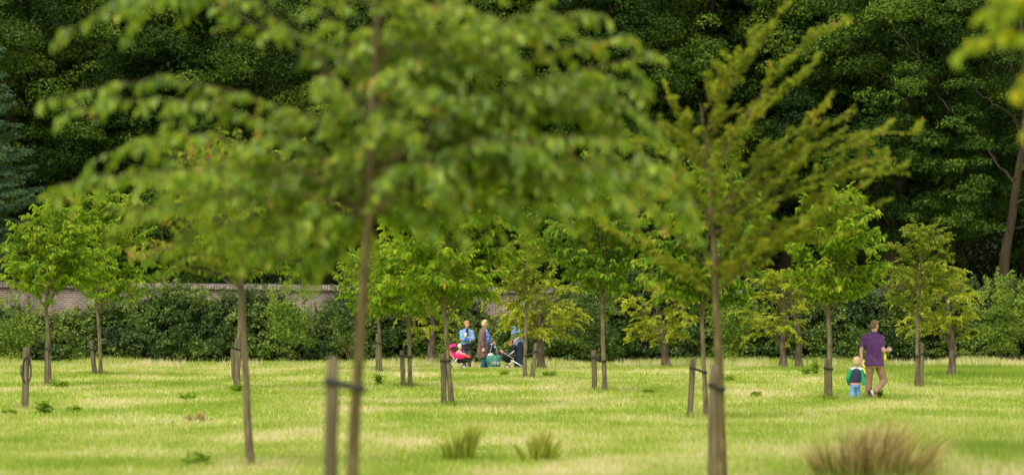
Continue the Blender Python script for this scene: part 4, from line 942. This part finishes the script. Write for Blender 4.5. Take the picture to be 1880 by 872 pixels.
def woman_coat():
    rt = thing('person', place(888, 677, SP), 'blond person in a long brown coat looking down to the right, sunglasses on the head', 'person')
    Y0 = R(75); b = MB(); M = headrot(R(68), R(20)); hc = (.06, -.01, 1.53); head(b, hc, M, .97); chain(b, [(.0, .0, 1.34), (.035, .0, 1.44)], [.065, .056])
    b.loft([((.0, 0, .80), .12, .16, 0), ((.03, 0, 1.02), .14, .15, 0), ((.02, 0, 1.25), .12, .16, 0), ((.0, 0, 1.36), .07, .08, 0)])
    ls, le, lw = V3((-.02, -.19, 1.26)), V3((-.06, -.24, .98)), V3((-.015, -.25, .74)); rs, re, rw = V3((.03, .18, 1.26)), V3((.13, .16, 1.0)), V3((.29, .05, .90))
    chain(b, [ls, le, lw], [.047, .04, .028]); chain(b, [rs, re, rw], [.047, .04, .028]); hand(b, lw, (.1, 0, -1), (1, 0, 0), .92, .5); hand(b, rw, (1, -.3, -.25), (0, -.5, 1), .92, .9)
    for i, sy in enumerate((-.09, .09)): chain(b, [(.0, sy, .80), (.02 + .05 * i, sy, .44), (-.04 + .12 * i, sy, .08)], [.09, .058, .04])
    remesh('body', b, M_skin, rt, .007, 3); face(rt, hc, M, .97, FM)
    q = lambda x, y, z: V3(hc) + M @ np.array((x, y, z)); h = MB(); h.sphere(q(0, .03, .045), (.092, .104, .088), 18, 12, M); h.sphere(q(0, .085, -.02), (.075, .06, .09), 14, 10, M)
    for k in (-1, 1): h.sphere(q(k * .078, .02, -.02), (.026, .06, .10), 12, 8, M)
    remesh('hair', h, M_blond, rt, .008, 2)
    m = MB(); 
    for k in (-1, 1): m.sphere(q(k * .038, -.055, .105), (.032, .014, .022), 12, 8, M)
    m.tube([q(-.07, -.05, .10), q(-.095, .02, .07)], .004, 6); m.tube([q(.07, -.05, .10), q(.095, .02, .07)], .004, 6); m.tube([q(-.03, -.058, .108), q(.03, -.058, .108)], .004, 6)
    o_ = m.obj('sunglasses', M_plast); o_.location = rt.location; tag(o_, 'dark sunglasses pushed up on the hair of the person in the brown coat', 'sunglasses')
    c = MB(); c.loft([((.11, -.0, .80), .10, .13, 0), ((.115, 0, .95), .115, .145, 0), ((.11, 0, 1.12), .11, .14, 0), ((.07, 0, 1.28), .085, .12, 0), ((.045, 0, 1.38), .05, .07, 0)], 20); remesh('blouse', c, pm_, rt, .009, 2)
    c = MB(); c.loft([((-.04, 0, .40), .215, .235, 0), ((-.03, 0, .46), .21, .235, 0), ((-.02, 0, .75), .18, .21, 0), ((-.02, 0, 1.05), .155, .195, 0), ((-.02, 0, 1.26), .135, .20, 0), ((-.01, 0, 1.35), .10, .12, 0), ((.0, 0, 1.40), .075, .085, 0)], 24)
    chain(c, [ls, le, lw + V3((0, 0, .04))], [.078, .068, .056]); chain(c, [rs, re, re * .2 + rw * .8], [.076, .066, .052])
    for k in range(6): cap(c, (-.14 + .045 * k, -.20, 1.1 - .02 * k), .010, (-.19 + .07 * k, -.232, .46), .014)
    cap(c, (-.05, -.06, 1.40), .03, (.05, -.08, 1.34), .022); remesh('coat', c, M_coat, rt, .009, 2)
    t = MB()
    for i, sy in enumerate((-.09, .09)): chain(t, [(.0, sy, .78), (.02 + .05 * i, sy, .44), (-.04 + .12 * i, sy, .09)], [.105, .085, .070])
    remesh('jeans', t, M_teal, rt, .009, 2); shoe(rt, (-.08, -.09, 0), (.09, -.10, 0), .92); shoe(rt, (.05, .09, 0), (.22, .09, 0), .92)
woman_coat()

def man_blue():
    rt = thing('person', place(950, 677, 53.8), 'person in a sky blue shirt and dark navy trousers, head hidden by the leaves', 'person')
    b = MB(); M = headrot(R(-60), R(10)); hc = (.0, .0, 1.62); head(b, hc, M); chain(b, [(.0, .0, 1.42), (.0, .0, 1.52)], [.07, .06])
    b.loft([((.02, 0, .85), .14, .13, 0), ((.02, 0, 1.1), .15, .13, 0), ((.01, 0, 1.35), .17, .12, 0), ((.0, 0, 1.44), .08, .07, 0)])
    ls, le, lw = V3((.10, -.17, 1.37)), V3((.11, -.24, 1.12)), V3((-.10, -.28, .90)); rs, re, rw = V3((-.12, .15, 1.37)), V3((-.16, .16, 1.10)), V3((-.22, .08, .88))
    chain(b, [ls, le, lw], [.052, .048, .034]); chain(b, [rs, re, rw], [.052, .045, .032]); hand(b, lw, (-.6, 0, -.8), (-.5, -1, 0), 1, .7); hand(b, rw, (-.2, 0, -1), (-1, 0, 0), 1, .7)
    for sx_, sy in ((-.05, .09), (.09, -.08)): chain(b, [(sx_, sy, .85), (sx_, sy, .46), (sx_ + .02, sy, .09)], [.09, .06, .04])
    remesh('body', b, M_skin2, rt, .007, 3); face(rt, hc, M, 1, FM)
    q = lambda x, y, z: V3(hc) + M @ np.array((x, y, z)); h = MB(); h.sphere(q(0, .02, .042), (.084, .10, .09), 18, 12, M); remesh('hair', h, cloth('hair_brown', (.10, .06, .035)), rt, .008, 2)
    c = MB(); c.loft([((.06, 0, .74), .19, .16, -.1), ((.04, 0, .85), .18, .155, 0), ((.02, 0, 1.1), .165, .15, 0), ((.01, 0, 1.36), .175, .145, 0), ((.0, 0, 1.46), .085, .08, 0)], 22)
    chain(c, [ls, ls * .4 + le * .6], [.075, .07]); chain(c, [rs, rs * .3 + re * .7], [.075, .07]); remesh('shirt', c, M_shirtb, rt, .009, 2)
    t = MB(); t.loft([((.02, 0, .72), .16, .15, 0), ((.02, 0, .9), .155, .145, 0)], 20)
    for sx_, sy in ((-.05, .09), (.09, -.08)): chain(t, [(sx_, sy, .82), (sx_, sy, .46), (sx_ + .02, sy, .08)], [.12, .10, .085])
    remesh('trousers', t, M_trnavy, rt, .009, 2); shoe(rt, (-.02, .09, 0), (-.2, .06, 0)); shoe(rt, (.13, -.08, 0), (-.06, -.11, 0))
man_blue()

# --- pushchairs
def wheel(rt, x, y, r_, hub=None):
    m = MB(); m.torus((x, y, r_), r_ - .014, .016, n=20, k=8); w_ = m.obj('wheel', M_rubber, rt)
    m = MB(); m.torus((x, y, r_), r_ - .035, .009, n=20, k=6); m.lathe((x, y - .02, r_), [(0, 0), (.02, 0), (.02, .04), (0, .04)], 10, 'Y')
    for k in range(6): t = k * math.pi / 3; m.tube([(x, y, r_), (x + (r_ - .035) * math.cos(t), y, r_ + (r_ - .035) * math.sin(t))], .006, 5)
    m.obj('rim', hub or M_silver, w_)
def shell(mb, c, Rr, yw, a0, a1, n=10, th=.012):
    """folding hood: a cylinder-like arc in the xz plane with rounded sides"""
    v = []; f = []; ys = [-yw, -yw * .9, -yw * .5, 0, yw * .5, yw * .9, yw]; sc = [.72, .92, 1, 1.02, 1, .92, .72]
    for layer in (0, th):
        for i in range(n + 1):
            t = a0 + (a1 - a0) * i / n
            for y_, k in zip(ys, sc): rr_ = (Rr - layer) * k * (1 + .018 * (i % 2)); v.append((c[0] + rr_ * math.cos(t), c[1] + y_, c[2] + rr_ * math.sin(t)))
    m = len(ys); N_ = (n + 1) * m
    for i in range(n):
        for j in range(m - 1):
            q = i * m + j; f.append((q, q + 1, q + m + 1, q + m)); f.append((N_ + q, N_ + q + m, N_ + q + m + 1, N_ + q + 1))
        f.append((i * m, i * m + m, N_ + i * m + m, N_ + i * m)); q = i * m + m - 1; f.append((q, N_ + q, N_ + q + m, q + m))
    for j in range(m - 1): f.append((j, N_ + j, N_ + j + 1, j + 1)); q = n * m + j; f.append((q, q + 1, N_ + q + 1, N_ + q))
    mb.add(v, f)
def pram_pink():
    rt = thing('pushchair', place(840, 678, 55.5), 'pushchair with a hot pink hood and seat, silver legs, in front of the folded arms', 'pushchair')
    m = MB(); shell(m, (-.10, 0, .58), .27, .21, R(75), R(195)); m.obj('hood', M_pink, rt, True)
    m = MB(); m.loft([((.06, 0, .36), .20, .17, 0), ((.02, 0, .42), .24, .19, 0), ((-.02, 0, .52), .22, .2, 0)], 20)
    cap(m, (-.16, 0, .50), .10, (-.26, 0, .66), .06); remesh('seat', m, M_pink, rt, .01, 3)
    m = MB(); chain(m, [(.0, 0, .33), (.25, 0, .32), (.40, 0, .34)], [.12, .10, .07]); m.sphere((.33, 0, .31), (.15, .15, .05)); remesh('footmuff', m, M_black, rt, .012, 3)
    m = MB(); m.box((-.38, 0, .30), (.16, .3, .22)); remesh('basket', m, M_coral, rt, .012, 3)
    m = MB()
    for y in (-.21, .21):
        m.tube([(-.30, y, .72), (-.22, y, .52), (-.05, y, .28), (.12, y, .07)], .014, 8); m.tube([(-.26, y, .06), (-.06, y, .30), (.0, y, .38)], .014, 8); m.tube([(-.30, y, .72), (-.36, y, .80), (-.39, y, .84)], .014, 8)
    m.tube([(-.39, -.21, .84), (-.41, 0, .85), (-.39, .21, .84)], .016, 8); m.tube([(-.06, -.21, .29), (-.06, .21, .29)], .01, 6); m.obj('frame', M_silver, rt, True)
    for x in (-.26, .22):
        for y in (-.24, .24): wheel(rt, x, y, .085)
    # baby, a thing of its own
    br = thing('person', rt.location, 'baby with pale hair in pink clothes sitting up in the pink pushchair', 'person'); b = MB(); M = headrot(R(35), R(6)); hc = (.075, -.06, .745)
    head(b, hc, M, .80, 1); chain(b, [(.05, -.03, .60), (.065, -.05, .66)], [.045, .04]); b.loft([((.02, -.02, .44), .09, .09, 0), ((.04, -.02, .6), .09, .085, 0)])
    for k, y in enumerate((-.12, .06)): chain(b, [(.05, y * .8 - .02, .60), (.13, y * 1.1 - .03, .53), (.21, y - .02, .52)], [.032, .027, .02]); hand(b, (.21, y - .02, .52), (1, 0, -.1), (0, 1 if y < 0 else -1, .5), .5, .5)
    for y in (-.09, .05): chain(b, [(.05, y, .46), (.24, y * 1.2, .46), (.36, y * 1.2, .42)], [.05, .038, .03])
    remesh('body', b, M_skin, br, .006, 2); face(br, hc, M, .8, FM)
    q = lambda x, y, z: V3(hc) + M @ np.array((x, y, z)); h = MB(); h.sphere(q(0, .02, .035), (.068, .078, .07), 16, 10, M); remesh('hair', h, M_cream, br, .006, 2)
    c = MB(); c.loft([((.02, -.02, .44), .115, .115, 0), ((.04, -.02, .6), .11, .105, 0), ((.05, -.03, .645), .06, .06, 0)], 20)
    for y in (-.12, .06): chain(c, [(.05, y * .8 - .02, .60), (.13, y * 1.1 - .03, .53), (.19, y - .02, .52)], [.048, .042, .034])
    remesh('top', c, M_rose, br, .008, 2); c = MB()
    for y in (-.09, .05): chain(c, [(.08, y, .46), (.25, y * 1.2, .465), (.39, y * 1.2, .42)], [.068, .055, .046])
    remesh('trousers', c, M_coral, br, .008, 2)
pram_pink()
def pram_silver():
    rt = thing('pushchair', place(928, 678, 54.5), 'black seated pushchair with a long slanting silver frame beside the blue shirted man', 'pushchair')
    m = MB()
    for y in (-.22, .22):
        m.tube([(-.50, y, .86), (-.30, y, .70), (.28, y, .36)], .017, 8); m.tube([(.28, y, .34), (.16, y, .20), (.10, y, .07)], .017, 8)
        m.tube([(.30, y, .62), (.08, y, .46)], .015, 8); m.tube([(.18, y, .32), (.58, y, .10), (.66, y, .06)], .015, 8)
    m.tube([(.12, -.22, .20), (.12, .22, .20)], .012, 6); m.obj('frame', M_silver, rt, True)
    m = MB(); m.tube([(-.50, -.22, .86), (-.56, -.2, .89), (-.58, 0, .90), (-.56, .2, .89), (-.50, .22, .86)], .022, 8)
    for y in (-.22, .22): m.tube([(-.34, y, .735), (-.20, y, .655)], .026, 8)
    m.obj('handle', M_plast, rt, True)
    m = MB(); chain(m, [(-.10, 0, .50), (.08, 0, .36), (.30, 0, .40)], [.13, .15, .10]); m.sphere((.0, -.1, .42), (.2, .12, .12)); m.sphere((.0, .1, .42), (.2, .12, .12)); remesh('seat', m, M_black, rt, .012, 3)
    m = MB(); m.sphere((-.12, -.22, .60), (.05, .03, .045)); m.tube([(-.12, -.24, .57), (-.12, -.24, .30)], .004, 5); m.obj('toy', M_rose, rt, True)
    for x, r_ in ((.06, .085), (.64, .085)):
        for y in (-.25, .25): wheel(rt, x, y, r_, M_white)
pram_silver()
def shopper():
    s = 55; rt = thing('shopping_bag', place(907, 678, s), 'green leaf patterned shopping bag hanging from the silver pushchair handle', 'bag')
    m = MB(); v = []; zz = [(.10, .20, .10), (.30, .27, .13), (.44, .26, .12), (.50, .20, .05)]
    m.loft([((.01, -.30, z), a_, b_, 0) for z, a_, b_ in zz], 24); remesh('bag_body', m, gp_, rt, .012, 2)
    for y in (-.36, -.24):
        m = MB(); m.tube(bez(V3((-.15, y, .46)), V3((-.02, y * .8, 1.28)), V3((.14, y, .46)), 14), .011, 6, flat=.5); m.obj('strap', plain('grey_strap', (.22, .28, .27)), rt)
    m = MB(); m.sphere((-.11, -.31, .50), (.10, .06, .06)); remesh('packet', m, M_white, rt, .01, 1)
    cu = bpy.data.curves.new('lettering', 'FONT'); cu.body = 'ONLY'; cu.size = .135; cu.extrude = .003; cu.align_x = 'CENTER'
    to = bpy.data.objects.new('lettering', cu); COL.objects.link(to); to.parent = rt; to.location = (.10, -.445, .19); to.rotation_euler = (R(86), 0, R(6)); cu.materials.append(M_white)
    dg = bpy.context.evaluated_depsgraph_get(); dg.update(); me = bpy.data.meshes.new_from_object(to.evaluated_get(dg)); t2 = bpy.data.objects.new('lettering', me); COL.objects.link(t2)
    t2.parent = rt; t2.location = to.location; t2.rotation_euler = to.rotation_euler; bpy.data.objects.remove(to); t2.name = 'lettering'
    r2 = thing('shoulder_bag', place(901, 678, s - .3), 'black bag hanging between the brown coat and the pushchair handle', 'bag')
    m = MB(); m.loft([((.0, -.06, .42), .10, .06, 0), ((.0, -.06, .62), .13, .08, 0), ((.02, -.06, .82), .09, .05, 0)], 18); remesh('bag_body', m, M_black, r2, .012, 2)
    m = MB(); m.tube([(-.04, -.06, .78), (.02, -.05, .96), (.07, -.06, .78)], .010, 6); m.obj('strap', M_plast, r2)
shopper()
print('LEAVES', TREES)
